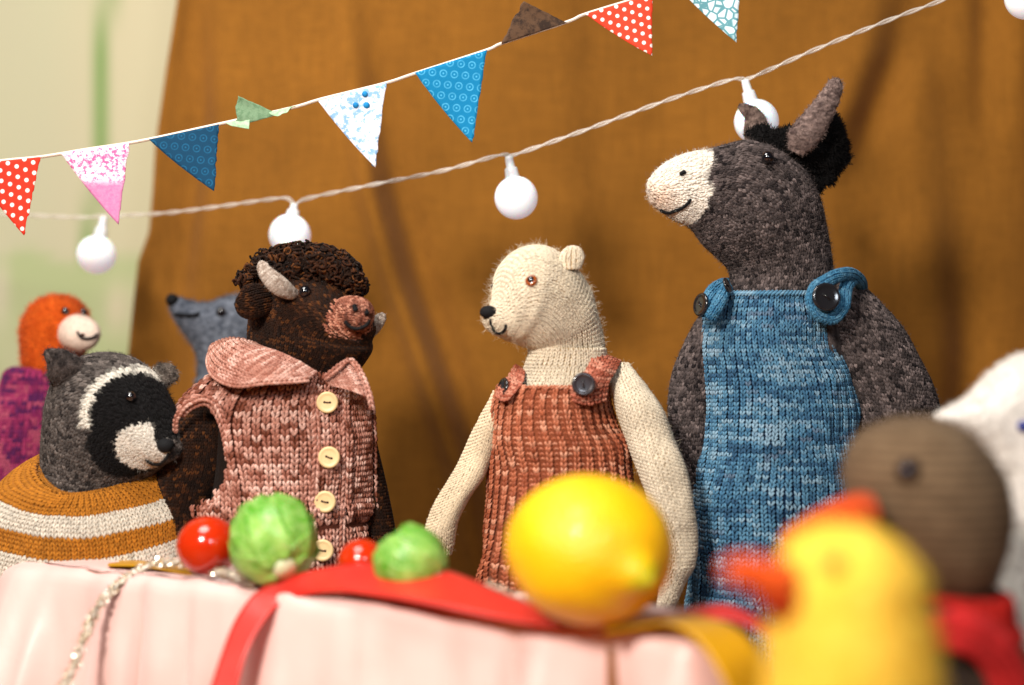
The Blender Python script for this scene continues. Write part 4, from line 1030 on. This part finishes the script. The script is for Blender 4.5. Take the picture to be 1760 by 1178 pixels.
# armhole band: two chains of stitches along the hole's edge
def chain(pts, w, par, cols, off=.12, name="edge_stitches", closed=False, rad=1.0, which=None):
    Q = []
    for p in pts:
        P, N = d.at(p[0], p[1], which) if len(p) == 2 else (W(*p), np.array([0, -1.0, .2])); Q.append(np.concatenate([P, N]))
    Q = np.array(Q); n_ = 200; PP = cr(Q, np.linspace(0, len(Q) - 1, n_)); dd_ = np.concatenate([[0], np.cumsum(np.linalg.norm(np.diff(PP[:, :3], axis=0), axis=1))]); L = dd_[-1]; m_ = int(L / (w * .8))
    Vs, Fs, Ps, Cs, o = [], [], [], [], 0
    for sg in (-1, 1):
        t = (np.arange(m_)[:, None] + .5 + np.array([-.75, -.35, .1, .5, .8])[None]) / m_ * L
        X = np.stack([np.interp(t, dd_, PP[:, i]) for i in range(6)], -1); P, N = X[..., :3], norm(X[..., 3:])
        T = norm(np.gradient(P, axis=1)); Bn = np.cross(T, N)
        P = P + Bn * (sg * w * np.array([.05, .16, .28, .36, .3]))[None, :, None] + N * (off + w * np.array([-.1, .1, .2, .12, -.1]))[None, :, None]
        r = np.tile(np.array([.1, .2, .24, .22, .1]) * w * rad, (m_, 1)); V, F, p = tubes(P, r, 6, N, .85); Vs.append(V); Fs.append(F + o); o += len(V); Ps.append(p)
        Cs.append(np.repeat(cols(P[:, 0], np.arange(m_), np.full(m_, sg), m_), 5 * 7, 0))
    return mk(name, np.concatenate(Vs), np.concatenate(Fs), M['silk_yarn'], par, col=np.clip(np.concatenate(Cs), 0, 1), ply=np.concatenate(Ps), kind='stuff')
vc = yarn_dye(vest[1:], 6, 4, stitch=.5)
chain([(302, 745, 63.0), (303, 722, 62.6), (316, 700, 62.3), (334, 688, 62.2), (352, 684, 62.2), (370, 694, 62.25), (384, 722, 62.3), (392, 755, 62.3), (397, 790, 62.4), (391, 828, 62.45), (373, 857, 62.5), (350, 880, 62.6)], .3, vd, vc, 0)
chain([(312, 716, 62.6), (322, 704, 62.4), (336, 696, 62.3), (352, 692, 62.3), (366, 702, 62.35), (379, 728, 62.4), (387, 760, 62.45), (391, 790, 62.5)], .26, vd, vc, -.1)
# button band
chain([(537, 660), (541, 700), (544, 750), (543, 800), (540, 850), (538, 900), (535, 950)], .34, vd, vc, .06)
chain([(590, 655), (591, 700), (592, 760), (591, 820), (588, 880), (586, 940)], .3, vd, vc, .05)
# collar
Yv = d.Y
def sheet_knit(rows, name, par, w, h, cols, bc, n0, lab=None, th=0, **kw):
    G = np.array([[W(*p) for p in row] for row in rows]); s = Patch(G, (0, -1, .4))
    return s, knit_part(d, name, s, par, w, h, cols, bc, mat='silk_yarn', nu=30, nv=40, n0=n0, off=0, fz=300, fzl=.12, fzr=.003, fzcol=srgb(210, 150, 130), label=lab, **kw)
lap = [[(444, 590, Yv + 1.6), (398, 582, Yv + 2.0), (366, 592, Yv + 2.0), (360, 606, Yv + 2.0)],
       [(440, 590, Yv - .2), (402, 586, Yv - .2), (372, 602, Yv), (358, 622, Yv + .2)],
       [(452, 598, Yv - 1.6), (420, 600, Yv - 2.0), (390, 620, Yv - 2.2), (368, 644, Yv - 2.0)],
       [(480, 607, Yv - 2.2), (455, 618, Yv - 2.9), (428, 638, Yv - 3.2), (404, 660, Yv - 3.1)],
       [(512, 620, Yv - 2.4), (494, 632, Yv - 3.1), (472, 648, Yv - 3.4), (458, 657, Yv - 3.4)],
       [(546, 640, Yv - 2.6), (540, 644, Yv - 2.9), (532, 649, Yv - 3.0), (526, 652, Yv - 3.0)]]
s1, c1 = sheet_knit(lap, "collar", vd, .27, .22, vc, srgb(150, 90, 72), 10)
chain([(360, 606, Yv + 1.2), (357, 624, Yv - .3), (368, 647, Yv - 2.3), (404, 662, Yv - 3.35), (458, 657, Yv - 3.6), (500, 655, Yv - 3.4), (530, 652, Yv - 3.2)], .27, c1, vc, 0)
lap = [[(556, 652, Yv - 2.6), (560, 656, Yv - 2.8), (566, 662, Yv - 2.9)],
       [(580, 634, Yv - 2.5), (592, 652, Yv - 3.0), (604, 672, Yv - 3.2)],
       [(598, 622, Yv - 2.0), (616, 648, Yv - 2.8), (630, 684, Yv - 3.1)],
       [(606, 621, Yv - .6), (630, 656, Yv - 1.6), (640, 702, Yv - 2.2)]]
s2, c2 = sheet_knit(lap, "collar", vd, .26, .2, vc, srgb(150, 90, 72), 10)
chain([(557, 652, Yv - 2.9), (572, 640, Yv - 2.9), (588, 627, Yv - 2.7), (602, 620, Yv - 2.2), (616, 634, Yv - 2.5), (628, 660, Yv - 2.8), (636, 684, Yv - 3.0), (640, 704, Yv - 2.9)], .28, c2, vc, 0.05)
for x_, y_, a_ in ((564, 692, .05), (567, 786, .35), (560, 862, .2), (556, 945, .15)):
    button(d, x_, y_, 18, vd, 'wood_button', 'hole', a_, nrm=(.02, -1, .05), lift=.65)
doll_legs(d, 430, 560, 50, brd)

# ================================================================== DONKEY
d = Doll("knitted_donkey", 66, 1320, "tall grey brown felted donkey with white muzzle in blue knitted overalls"); R_ = d.root
ga, gb = srgb(30, 25, 26), srgb(110, 97, 94)
fur = mottle(ga, gb, 12, 2.4)
body = Surf(d.rings([(1230, 1195, 1490, 60), (1000, 1205, 1475, 100), (800, 1212, 1470, 100), (650, 1216, 1455, 92), (560, 1222, 1450, 80), (520, 1235, 1448, 70), (500, 1246, 1440, 66), (470, 1256, 1430, 62), (440, 1256, 1424, 62)]))
felt_part(d, "body", body, R_, fur, fz=5000, fzl=.22, fzr=.009)
hd = Surf(d.head([(1436, 500, 1250, 506, 74), (1427, 470, 1259, 478, 70), (1421, 432, 1256, 462, 72), (1413, 390, 1240, 444, 78), (1402, 345, 1222, 428, 84), (1378, 296, 1210, 416, 84), (1336, 256, 1200, 402, 78), (1290, 243, 1192, 393, 70), (1250, 250, 1184, 387, 62), (1215, 259, 1175, 383, 55),
                  (1180, 266, 1164, 378, 49), (1152, 277, 1152, 371, 43), (1132, 292, 1138, 362, 35), (1120, 308, 1126, 350, 24), (1115, 320, 1118, 338, 10), (1114, 326, 1115, 332, 3)], 12, -1, 1330))
mzb = lambda V: np.clip((1222 - np.maximum(0, to_px(V)[:, 1] - 358) * 1.5 + 7 * np.sin(to_px(V)[:, 1] * .12) + 10 * (vnoise(V * 5) - .5) - to_px(V)[:, 0]) / 6 + .5, 0, 1)[:, None]
def fur_head(V, u, v):
    m_ = mzb(V); pc = srgb(240, 230, 216) * (1 - .0 * m_); q_ = to_px(V); tip = np.clip(1 - np.hypot(q_[:, 0] - 1135, q_[:, 1] - 342) / 42, 0, 1)[:, None]
    pc = pc * (1 - tip * .8) + srgb(232, 196, 170) * tip * .8
    return fur(V, u, v) * (1 - m_) + pc * m_
head = felt_part(d, "head", hd, R_, fur_head, 90, 110, fz=34000, fzl=.2, fzr=.0065, curl=.8, lay=.65, colvar=.5)
felt_stitch(head, hd, .21, .175, fur_head, .42)
d.eye(1316, 277, 11.5, head, dn=.85)
V_, F_, N_, _u, _v = base_mesh(hd, 60, 60, .03)
fuzz('stray_fibres', V_, F_, N_, srgb(120, 106, 102), 2200, .38, .0038, head, curl=.5, lay=.55, bias=lambda P: (P[:, 1] < d.Y + 1.5) + .02)
d.yarnline("nostril", [(1168, 303), (1174, 300), (1179, 298)], 3.6, head, n=10)
d.yarnline("mouth", [(1136, 358), (1148, 363), (1160, 361), (1172, 356), (1182, 348), (1188, 341)], 2.8, head)
es = limb([(1368, 262, -1.7, 13), (1378, 240, -1.9, 25), (1398, 212, -2.0, 24), (1416, 184, -2.0, 20), (1430, 160, -1.9, 16), (1437, 143, -1.9, 12), (1439, 135, -1.9, 4)], .55)
felt_part(d, "ear", es, head, mottle(srgb(66, 52, 50), srgb(150, 128, 120), 10, 2.2), 28, 40, fz=5000, fzl=.16, fzr=.007, lay=.7, hit=False)
es = limb([(1300, 250, .8, 16), (1300, 228, .8, 22), (1298, 208, .8, 19), (1290, 194, .8, 14), (1278, 186, .8, 9), (1269, 182, .8, 4)], .55)
felt_part(d, "ear", es, head, mottle(srgb(62, 48, 44), srgb(140, 118, 108), 6, 2.2), 24, 30, fz=2500, fzl=.13, fzr=.007, lay=.7, hit=False)
blk = srgb(14, 12, 12)
mcore = limb([(1284, 228, -.2, 10), (1302, 232, -.6, 16), (1330, 242, -.6, 26), (1362, 256, -.4, 38), (1395, 256, .1, 50), (1414, 246, .2, 54), (1424, 262, .3, 40), (1412, 300, .2, 26), (1402, 335, .1, 10)], .9)
V, F, N, u, v = base_mesh(mcore, 36, 60, -.1); V = V + N * ((vnoise(V * 3) - .5) * .3)[:, None]
mane = mk("mane", V, F, M['felt'], head, col=blk)
fuzz("mane_fibres", V, F, N, blk * 1.3, 14000, .2, .018, mane, curl=.3, lay=.45, npt=4, colvar=.5)
c0 = W(1422, 246, d.Y + .1); V, F = uvsphere(c0, 1.0, 30, 20, (.62, 1.0, 1.32)); N = norm(V - c0); V = V * 1.0
mn2 = mk("pompom", V, F, M['felt'], mane, col=blk)
fuzz("mane_fibres", V, F, N, blk * 1.2, 12000, .26, .016, mane, curl=.2, lay=.3, npt=3, colvar=.5)
# arms
ar = Surf(d.rings([(980, 1478, 1560, 40, -.8), (900, 1476, 1600, 54, -.7), (800, 1480, 1622, 60, -.6), (720, 1470, 1616, 62, -.5, -6), (660, 1448, 1603, 62, -.4, -10), (600, 1428, 1576, 60, -.3, -14), (550, 1412, 1550, 54, -.2, -16), (515, 1410, 1516, 44, -.1, -12), (494, 1430, 1490, 24, 0, -6), (484, 1455, 1475, 6, 0)]))
felt_stitch(felt_part(d, "arm", ar, R_, fur, 48, 60, fz=18000, fzl=.21, fzr=.0065, lay=.65, curl=.8, colvar=.5), ar, .21, .175, fur, .42)
ar = Surf(d.rings([(1000, 1190, 1230, 20, .3), (900, 1182, 1232, 34, .3), (830, 1170, 1234, 42, .3), (770, 1156, 1234, 46, .3), (700, 1150, 1236, 48, .3), (640, 1158, 1240, 46, .3), (590, 1178, 1244, 40, .3), (560, 1194, 1246, 30, .3), (540, 1206, 1240, 12, .3)]))
felt_stitch(felt_part(d, "arm", ar, R_, fur, 44, 60, fz=12000, fzl=.21, fzr=.0065, lay=.65, curl=.8, colvar=.5), ar, .21, .175, fur, .42)
# overalls
blu = [srgb(52, 88, 118), srgb(70, 116, 148), srgb(94, 140, 168), srgb(136, 168, 188), srgb(150, 172, 190)]
ov = Surf(d.rings([(1240, 1175, 1500, 112), (1120, 1182, 1500, 116), (1000, 1186, 1496, 118), (900, 1186, 1492, 120), (830, 1190, 1486, 118), (760, 1200, 1476, 114), (700, 1206, 1470, 109), (640, 1206, 1458, 103), (590, 1205, 1442, 96), (550, 1208, 1434, 90), (520, 1216, 1430, 84), (503, 1226, 1428, 79)]), disp=pucker())
bc_ = yarn_dye(blu[:4], 5, 6, stitch=.5, blotch=.45)
def blue_c(P, C, R, n):
    c = bc_(P, C, R, n); q_ = to_px(P); m_ = ((vnoise(np.stack([q_[:, 0] / 30, R * .9, R * 0 + 3], -1)) > .86))[:, None]
    return np.where(m_, c * .78 + srgb(165, 175, 190) * .22, c)
od = knit_part(d, "overalls", ov, R_, .24, .19, blue_c, srgb(12, 34, 60), n0=76, fine=True, nu=64, nv=70, fz=5000, fzl=.15, fzr=.005, fzcol=srgb(70, 120, 160), lift=lambda C, R: .2 * (C % 2), fat=1.05)
cast_edge(ov, .992, -.02, .52, 56, od, yarn_dye(blu[1:4], 4, 8), .3, 'yarn', .1)
cast_edge(ov, .925, .0, .5, 56, od, yarn_dye(blu[1:4], 4, 9), .16, 'yarn', .02)
sb = yarn_dye([srgb(48, 104, 142), srgb(72, 132, 168), srgb(104, 156, 186)], 6, 2)
Yo = d.Y
def ring_strap(pts, wpx, th, par, cols, name="strap"):
    s = limb([(x, y, dy, wpx) for x, y, dy in pts], th)
    return knit_part(d, name, s, par, .17, .14, cols, srgb(30, 80, 122), fine=True, nu=20, nv=60, umin=0, umax=1, fz=700, fzl=.14, fzr=.005, fzcol=srgb(80, 135, 175), hit=False)
ring_strap([(1432, 548, -2.9), (1408, 540, -3.1), (1396, 518, -3.15), (1402, 496, -3.1), (1420, 484, -3.0), (1440, 474, -2.6), (1462, 472, -1.9), (1478, 484, -1.0), (1480, 500, .1), (1472, 505, 1.2)], 10, .75, od, sb)
ring_strap([(1408, 540, -3.1), (1432, 546, -2.9), (1448, 528, -2.7), (1452, 506, -2.4), (1456, 490, -2.0), (1466, 480, -1.4)], 10, .75, od, sb)
ring_strap([(1214, 545, -1.9), (1216, 522, -2.0), (1226, 502, -1.6), (1240, 492, -.8), (1250, 490, .2)], 11, .8, od, sb)
ring_strap([(1220, 548, -2.4), (1232, 528, -2.6), (1242, 508, -2.2), (1250, 494, -1.2)], 9, .8, od, sb)
button(d, 1418, 510, 23, od, 'black_button', 'black_button', .7, nrm=(.1, -1, .15), lift=.0) if False else None
d.hit = d.hit
P0 = W(1419, 511, Yo - 3.3); d.at_ = d.at; d.at = lambda px, py, which=None: (W(px, py, Yo - 3.45 if px > 1300 else Yo - 2.1), np.array([0, -1.0, 0]))
button(d, 1419, 511, 23.5, od, 'black_button', 'black_button', .7, nrm=(.12, -1, .15))
button(d, 1206, 524, 20, od, 'black_button', 'black_button', .7, nrm=(-.9, -.45, .15))
button(d, 1249, 492, 14, od, 'black_button', 'black_button', .7, nrm=(.9, -.45, .35))
d.at = d.at_
doll_legs(d, 1280, 1410, 50, ga)

# ================================================================== RACCOON
d = Doll("knitted_raccoon", 64.5, 150, "grey felted raccoon with black mask in ochre and white striped sweater"); R_ = d.root
rfur = mottle(srgb(38, 33, 32), srgb(108, 99, 94), 9, 2.2)
hd = Surf(d.head([(92, 858, 218, 862, 74), (92, 815, 226, 838, 74), (92, 770, 242, 822, 75), (96, 720, 256, 812, 78), (104, 670, 266, 805, 80), (124, 630, 271, 800, 80), (164, 609, 276, 797, 76), (206, 611, 281, 795, 68), (238, 632, 286, 794, 57), (258, 665, 290, 792, 44),
                  (272, 700, 295, 790, 36), (282, 728, 297, 786, 28), (290, 746, 299, 782, 20), (296, 755, 298, 776, 13), (298, 762, 299, 769, 4)], 32, 1, 185))
def rac(V, u, v):
    c = rfur(V, u, v); q_ = to_px(V); x, y = q_[:, 0] + 6 * (vnoise(V * 4) - .5), q_[:, 1] + 6 * (vnoise(V * 4 + 7) - .5)
    def soft(dd, w_=.06): return np.clip((1 - dd) / w_ + .5, 0, 1)[:, None]
    outer = soft(np.hypot((x - 228) / 93, (y - 722) / 92)); inner = soft(np.hypot((x - 232) / 78, (y - 716) / 74))
    top = np.clip((740 - y) / 8, 0, 1)[:, None]
    c = c * (1 - outer * top) + srgb(214, 208, 196) * outer * top
    c = c * (1 - inner) + srgb(14, 12, 13) * inner
    low = soft(np.hypot((x - 215) / 66, (y - 765) / 54)); c = c * (1 - low) + srgb(14, 12, 13) * low
    wm = soft(np.hypot((x - 243) / 45, (y - 766) / 39) ) * soft(((x - 262) / 30 - (y - 745) / 60 - 0 * x) * 1.0, .3) ** 0
    c = c * (1 - wm) + srgb(212, 204, 192) * wm
    st = soft(np.hypot((x - 276) / 11, (y - 735) / 34)); c = c * (1 - st) + srgb(16, 14, 14) * st
    return c
head = felt_part(d, "head", hd, R_, rac, 100, 120, fz=26000, fzl=.2, fzr=.0065, lay=.65, colvar=.35, curl=.7)
felt_stitch(head, hd, .21, .17, rac, .3)
d.eye(223, 684, 10, head, dn=.5)
P, N = d.at(283, 767); V, F = uvsphere(P + N * .1, .38, 20, 14, (1.0, .9, .85)); mk("nose", V, F, M['black_thread'], head)
d.yarnline("mouth", [(250, 788), (262, 795), (274, 794), (284, 787), (288, 778)], 2.6, head)
es = limb([(122, 650, -.6, 34), (112, 634, -1.0, 32), (100, 620, -1.2, 24), (88, 611, -1.3, 14), (80, 607, -1.3, 8), (76, 606, -1.3, 3)], .5)
felt_part(d, "ear", es, head, mottle(srgb(34, 30, 30), srgb(96, 86, 82), 5, 2), 28, 30, fz=2600, fzl=.2, fzr=.008, lay=.6, hit=False)
es = limb([(270, 650, 1.0, 20), (284, 645, 1.2, 21), (294, 646, 1.3, 17), (301, 648, 1.3, 11), (306, 650, 1.3, 4)], .5)
felt_part(d, "ear", es, head, mottle(srgb(52, 46, 42), srgb(140, 128, 118), 5, 2), 24, 24, fz=1500, fzl=.2, fzr=.008, lay=.6, hit=False)
sw = Surf(d.rings([(1230, -40, 315, 92), (1120, -45, 325, 100), (1040, -45, 332, 106), (980, -42, 334, 108), (930, -36, 333, 108), (893, -20, 322, 104), (862, -24, 316, 100), (836, -6, 300, 94), (818, 16, 280, 88), (808, 40, 262, 84), (801, 62, 240, 76), (802, 80, 226, 66), (812, 90, 216, 58)], tilt=42), disp=pucker(.2, .6))
oc, wh = srgb(178, 112, 34), srgb(216, 206, 190)
def sw_c(P, C, R, n):
    py_ = d.cur(R); nn = ((py_ > 836) & (py_ < 868)) | ((py_ > 906) & (py_ < 946)) | ((py_ > 990) & (py_ < 1034)) | (py_ > 1080)
    c = np.where(nn[:, None], wh, oc); return c * (1 + rng.normal(0, .08, (len(C), 1)))
nrow = int(round(sw.len / .19))
_vv = np.linspace(0, 1, 200); _z = 589 - (sw._raw(np.zeros(200), np.interp(_vv, sw.vv, sw.tv))[1][:, 2] - H) / (K * d.Y)
_bd = np.array([.5])
def cur(R): return np.interp((R + .5) / nrow, _vv, _z)
d.cur = cur
def sw_base(V, u, v):
    p_ = np.interp(v, _vv, _z); nn = ((p_ > 836) & (p_ < 868)) | ((p_ > 906) & (p_ < 946)) | ((p_ > 990) & (p_ < 1034)) | (p_ > 1080)
    return np.where(nn[:, None], wh * .8, oc * .6)
knit_part(d, "sweater", sw, R_, .24, .19, sw_c, sw_base, nu=80, nv=160, fz=9000, fzl=.16, fzr=.006, fine=True, umin=-.1, umax=.6, fat=1.15)
doll_legs(d, 90, 210, 60, srgb(60, 54, 50))

# ================================================================== WOLF (behind the bison)
d = Doll("felted_wolf", 76, 400, "blue grey felted wolf with raised snout behind the bison"); R_ = d.root
wf = mottle(srgb(66, 72, 84), srgb(128, 134, 146), 7, 2.0)
body = Surf(d.rings([(1230, 300, 480, 50), (1000, 295, 490, 70), (800, 300, 485, 76), (720, 312, 470, 66), (680, 325, 455, 54), (650, 338, 445, 46), (600, 342, 440, 44)]))
felt_part(d, "jacket", body, R_, mottle(srgb(38, 42, 52), srgb(62, 66, 76), 3), hit=False)
hd = Surf(d.head([(470, 660, 335, 670, 52), (468, 620, 340, 640, 50), (464, 575, 338, 612, 50), (452, 535, 330, 594, 50), (424, 510, 322, 580, 48), (392, 510, 314, 570, 42), (360, 520, 308, 561, 34), (336, 519, 303, 554, 26), (318, 514, 298, 546, 20), (303, 511, 293, 535, 14), (294, 511, 290, 524, 8), (290, 514, 289, 518, 3)], 10, -1, 400))
head = felt_part(d, "head", hd, R_, wf, fz=9000, fzl=.24, fzr=.011, lay=.7, curl=.9)
d.eye(380, 537, 9, head, dn=.0)
P, N = d.at(296, 516); V, F = uvsphere(P, .34, 16, 12); mk("nose", V, F, M['black_thread'], head)
d.yarnline("mouth", [(302, 540), (318, 543), (334, 544), (345, 540)], 3, head)
doll_legs(d, 350, 430, 34, srgb(50, 54, 64))

# ================================================================== ORANGE APE
d = Doll("felted_ape", 75, 70, "orange felted ape with white muzzle in plum purple sweater"); R_ = d.root
of = mottle(srgb(186, 70, 14), srgb(216, 96, 26), 3, 1.2)
hd = Surf(d.rings([(680, 50, 140, 50), (640, 44, 138, 54), (610, 40, 142, 58), (580, 38, 150, 60), (550, 42, 152, 60), (528, 55, 143, 52), (514, 75, 125, 36), (509, 90, 110, 14), (508, 98, 102, 3)]))
head = felt_part(d, "head", hd, R_, of, fz=9000, fzl=.26, fzr=.009, lay=.6)
ms = limb([(120, 560, -1.2, 10), (132, 566, -1.9, 30), (140, 572, -2.6, 33), (148, 576, -3.1, 26), (152, 578, -3.4, 12), (154, 579, -3.45, 3)], 1.0)
mz = Surf([(W(128, 572, d.Y - .6), np.array([36 * d.k, 0, 0]), np.array([0, 0, 31 * d.k])), (W(134, 573, d.Y - 1.4), np.array([37 * d.k, 0, 0]), np.array([0, 0, 31 * d.k])), (W(138, 574, d.Y - 2.0), np.array([34 * d.k, 0, 0]), np.array([0, 0, 28 * d.k])), (W(141, 575, d.Y - 2.4), np.array([24 * d.k, 0, 0]), np.array([0, 0, 20 * d.k])), (W(142, 576, d.Y - 2.6), np.array([4 * d.k, 0, 0]), np.array([0, 0, 3 * d.k]))])
mo = felt_part(d, "muzzle", mz, head, const(srgb(232, 208, 190)), 36, 24, fz=1200, fzl=.15, fzr=.007, bumpy=.01)
for x_ in (112, 143): d.eye(x_, 535 + (x_ > 120) * 2, 7.5, head, dn=.0)
d.yarnline("mouth", [(134, 570), (140, 579), (150, 582), (160, 579), (167, 574)], 2.2, head)
plum = [srgb(92, 34, 88), srgb(146, 42, 92), srgb(172, 56, 104), srgb(186, 84, 112)]
bd = Surf(d.rings([(1230, -60, 190, 80), (900, -52, 186, 86), (770, -34, 174, 80), (705, -16, 160, 70), (674, 0, 147, 62), (652, 6, 140, 60), (638, 14, 134, 56), (632, 26, 124, 48)]))
knit_part(d, "sweater", bd, R_, .26, .22, yarn_dye(plum, 2.5, 4, stitch=.5, blotch=.9), srgb(90, 28, 64), nu=50, nv=40, fz=2000, fzl=.2, fzr=.006, fzcol=srgb(150, 56, 100), fine=True)
doll_legs(d, 30, 110, 40, srgb(120, 50, 20))

# ================================================================== BROWN BIRD (right foreground)
d = Doll("knitted_bird", 46, 1590, "brown knitted bird with orange beak and red scarf behind the yellow chick"); R_ = d.root
tp = mottle(srgb(96, 76, 56), srgb(118, 96, 72), 2, 1)
def birdc(V, u, v): return tp(V, u, v) * (1 + .28 * np.sin(v * 2 * np.pi * 24))[:, None]
def ell(px, py, rx, ry, rz, Y, n=16, tiltx=0):
    out = []
    for a_ in np.linspace(0.02, math.pi - .02, n):
        c_ = W(px - tiltx * math.cos(a_), py + ry * math.cos(a_), Y); s_ = math.sin(a_); out.append((c_, np.array([rx * s_ * K * Y, 0, 0]), np.array([0, -rz * s_ * K * Y, 0])))
    return Surf(out)
hd = Surf(d.rings([(1060, 1610, 1698, 44), (1022, 1600, 1702, 50), (1000, 1576, 1708, 78), (965, 1540, 1718, 104), (925, 1505, 1730, 120), (878, 1468, 1734, 130), (825, 1452, 1724, 130), (780, 1458, 1698, 118), (745, 1482, 1664, 96), (727, 1518, 1630, 66), (718, 1555, 1595, 24), (717, 1570, 1580, 4)]))
head = felt_part(d, "head", hd, R_, birdc, 60, 180, fz=12000, fzl=.18, fzr=.007, bumpy=.015)
plain('brown_bead', srgb(40, 22, 18), .6, spec=.2)
P, N = d.at(1562, 810); V, F = uvsphere(P, .4, 20, 14, (1, .6, 1)); ey = mk('eye', V, F, M['brown_bead'], head); V, F = uvsphere(P + N * .2, .2, 16, 12); mk('pupil', V, F, M['black_bead'], ey)
bk_ = Surf([(W(1490, 892, d.Y - 1.2), W(0, 92, d.Y) * 0 + np.array([.1, 0, .8]), np.array([0, -1.5, 0])), (W(1462, 896, d.Y - 1.8), np.array([.12, 0, .85]), np.array([0, -1.3, 0])), (W(1412, 912, d.Y - 2.2), np.array([.1, 0, .75]), np.array([0, -1.1, 0])), (W(1370, 927, d.Y - 2.5), np.array([.1, 0, .55]), np.array([0, -.9, 0])), (W(1350, 930, d.Y - 2.6), np.array([.05, 0, .35]), np.array([0, -.6, 0])), (W(1340, 938, d.Y - 2.7), np.array([.0, 0, .06]), np.array([0, -.1, 0]))])
felt_part(d, "beak", bk_, head, mottle(srgb(176, 52, 14), srgb(206, 84, 30), 4), 30, 30, fz=900, fzl=.12, fzr=.006, bumpy=.02)
bd = Surf(d.rings([(1490, 1520, 1790, 110), (1300, 1510, 1790, 120), (1180, 1520, 1770, 110), (1100, 1545, 1740, 96), (1060, 1560, 1720, 84), (1030, 1575, 1708, 78)]))
felt_part(d, "body", bd, R_, mottle(srgb(22, 20, 20), srgb(60, 46, 36), 2), 50, 40, hit=False)
sc = Surf(d.rings([(1096, 1592, 1742, 104), (1085, 1582, 1750, 112), (1060, 1584, 1738, 104), (1035, 1592, 1736, 100), (1022, 1600, 1732, 92), (1018, 1606, 1722, 80)]))
knit_part(d, "scarf", sc, R_, .24, .2, flat_col(srgb(196, 36, 28), .1), srgb(150, 24, 20), nu=50, nv=20, fine=True, style=lambda C, R: (C % 3 == 2).astype(int), hit=False)
st = limb([(1600, 1090, -1.4, 28), (1650, 1086, -2.4, 32), (1700, 1110, -2.4, 32), (1732, 1160, -2.2, 32), (1745, 1230, -2.2, 30), (1750, 1300, -2.2, 28)], .5)
knit_part(d, "scarf_end", st, R_, .24, .2, flat_col(srgb(205, 44, 44), .1), srgb(150, 24, 20), nu=30, nv=40, fine=True, umin=0, umax=1, hit=False)
ar = limb([(1720, 1080, .2, 20), (1745, 1150, .2, 34), (1760, 1240, .2, 36), (1765, 1340, .2, 30)], .9)
felt_part(d, "arm", ar, R_, mottle(srgb(110, 84, 60), srgb(140, 108, 78), 2), 30, 30, hit=False)

# ================================================================== YELLOW CHICK
d = Doll("knitted_chick", 35, 1460, "big soft yellow knitted chick with orange beak, closest at bottom right"); R_ = d.root
ye = mottle(srgb(236, 180, 44), srgb(254, 214, 88), 4, 1.4)
hd = Surf(d.rings([(1560, 1340, 1590, 110), (1400, 1320, 1612, 140), (1260, 1316, 1614, 146), (1160, 1318, 1611, 146), (1090, 1322, 1604, 140), (1030, 1330, 1586, 130), (990, 1337, 1584, 124), (955, 1348, 1560, 108), (930, 1368, 1532, 84), (913, 1396, 1502, 54), (906, 1430, 1474, 20), (905, 1450, 1458, 3)]))
body = felt_part(d, "body", hd, R_, ye, 80, 70, fz=22000, fzl=.2, fzr=.007, bumpy=.015)
P, N = d.at(1433, 968); V, F = uvsphere(P, .26, 16, 12); plain('chick_eye', srgb(176, 96, 20), .6); mk("eye", V, F, M['chick_eye'], body)
bk_ = Surf([(W(1362, 1000, d.Y - .8), np.array([.02, 0, .5]), np.array([0, -.55, 0])), (W(1330, 1000, d.Y - .9), np.array([.02, 0, .52]), np.array([0, -.5, 0])), (W(1300, 990, d.Y - .9), np.array([0, 0, .46]), np.array([0, -.42, 0])), (W(1270, 984, d.Y - .9), np.array([0, 0, .36]), np.array([0, -.32, 0])), (W(1248, 981, d.Y - .9), np.array([0, 0, .26]), np.array([0, -.2, 0])), (W(1240, 981, d.Y - .9), np.array([0, 0, .04]), np.array([0, -.04, 0]))])
felt_part(d, "beak", bk_, body, mottle(srgb(190, 56, 10), srgb(222, 92, 30), 4), 30, 30, fz=500, fzl=.1, fzr=.005, bumpy=.02)
bk_ = Surf([(W(1372, 1040, d.Y - .7), np.array([.02, 0, .4]), np.array([0, -.45, 0])), (W(1335, 1035, d.Y - .8), np.array([.02, 0, .38]), np.array([0, -.4, 0])), (W(1312, 1030, d.Y - .8), np.array([0, 0, .3]), np.array([0, -.3, 0])), (W(1300, 1028, d.Y - .8), np.array([0, 0, .05]), np.array([0, -.05, 0]))])
felt_part(d, "beak", bk_, body, const(srgb(168, 42, 14)), 30, 24, fz=300, fzl=.1, fzr=.005, bumpy=.02)

# ================================================================== WHITE TOY (far right)
d = Doll("knitted_goose", 54, 1790, "white fluffy knitted goose with blue eye, cut off at the right edge"); R_ = d.root
wf = mottle(srgb(214, 206, 196), srgb(240, 234, 226), 2, 1)
hd = Surf(d.head([(1900, 900, 1700, 900, 80), (1895, 800, 1700, 830, 84), (1880, 700, 1690, 800, 84), (1840, 630, 1680, 780, 80), (1770, 605, 1668, 765, 72), (1720, 632, 1656, 752, 58), (1688, 668, 1642, 742, 44), (1655, 690, 1626, 734, 32), (1625, 703, 1612, 728, 20), (1604, 712, 1602, 720, 6)], 8, -1, 1790))
head = felt_part(d, "head", hd, R_, wf, 60, 60, fz=9000, fzl=.22, fzr=.008)
P, N = d.at(1759, 733); V, F = uvsphere(P, .24, 16, 12); plain('blue_bead', srgb(40, 50, 130), .1, coat=1); mk("eye", V, F, M['blue_bead'], head)
bd = Surf(d.rings([(1420, 1640, 1990, 100), (1200, 1650, 1980, 110), (1050, 1670, 1960, 100), (950, 1690, 1930, 90), (880, 1700, 1910, 82)]))
felt_part(d, "body", bd, R_, mottle(srgb(190, 186, 176), srgb(222, 218, 206), 2), 50, 40, fz=5000, fzl=.3, fzr=.009, hit=False)
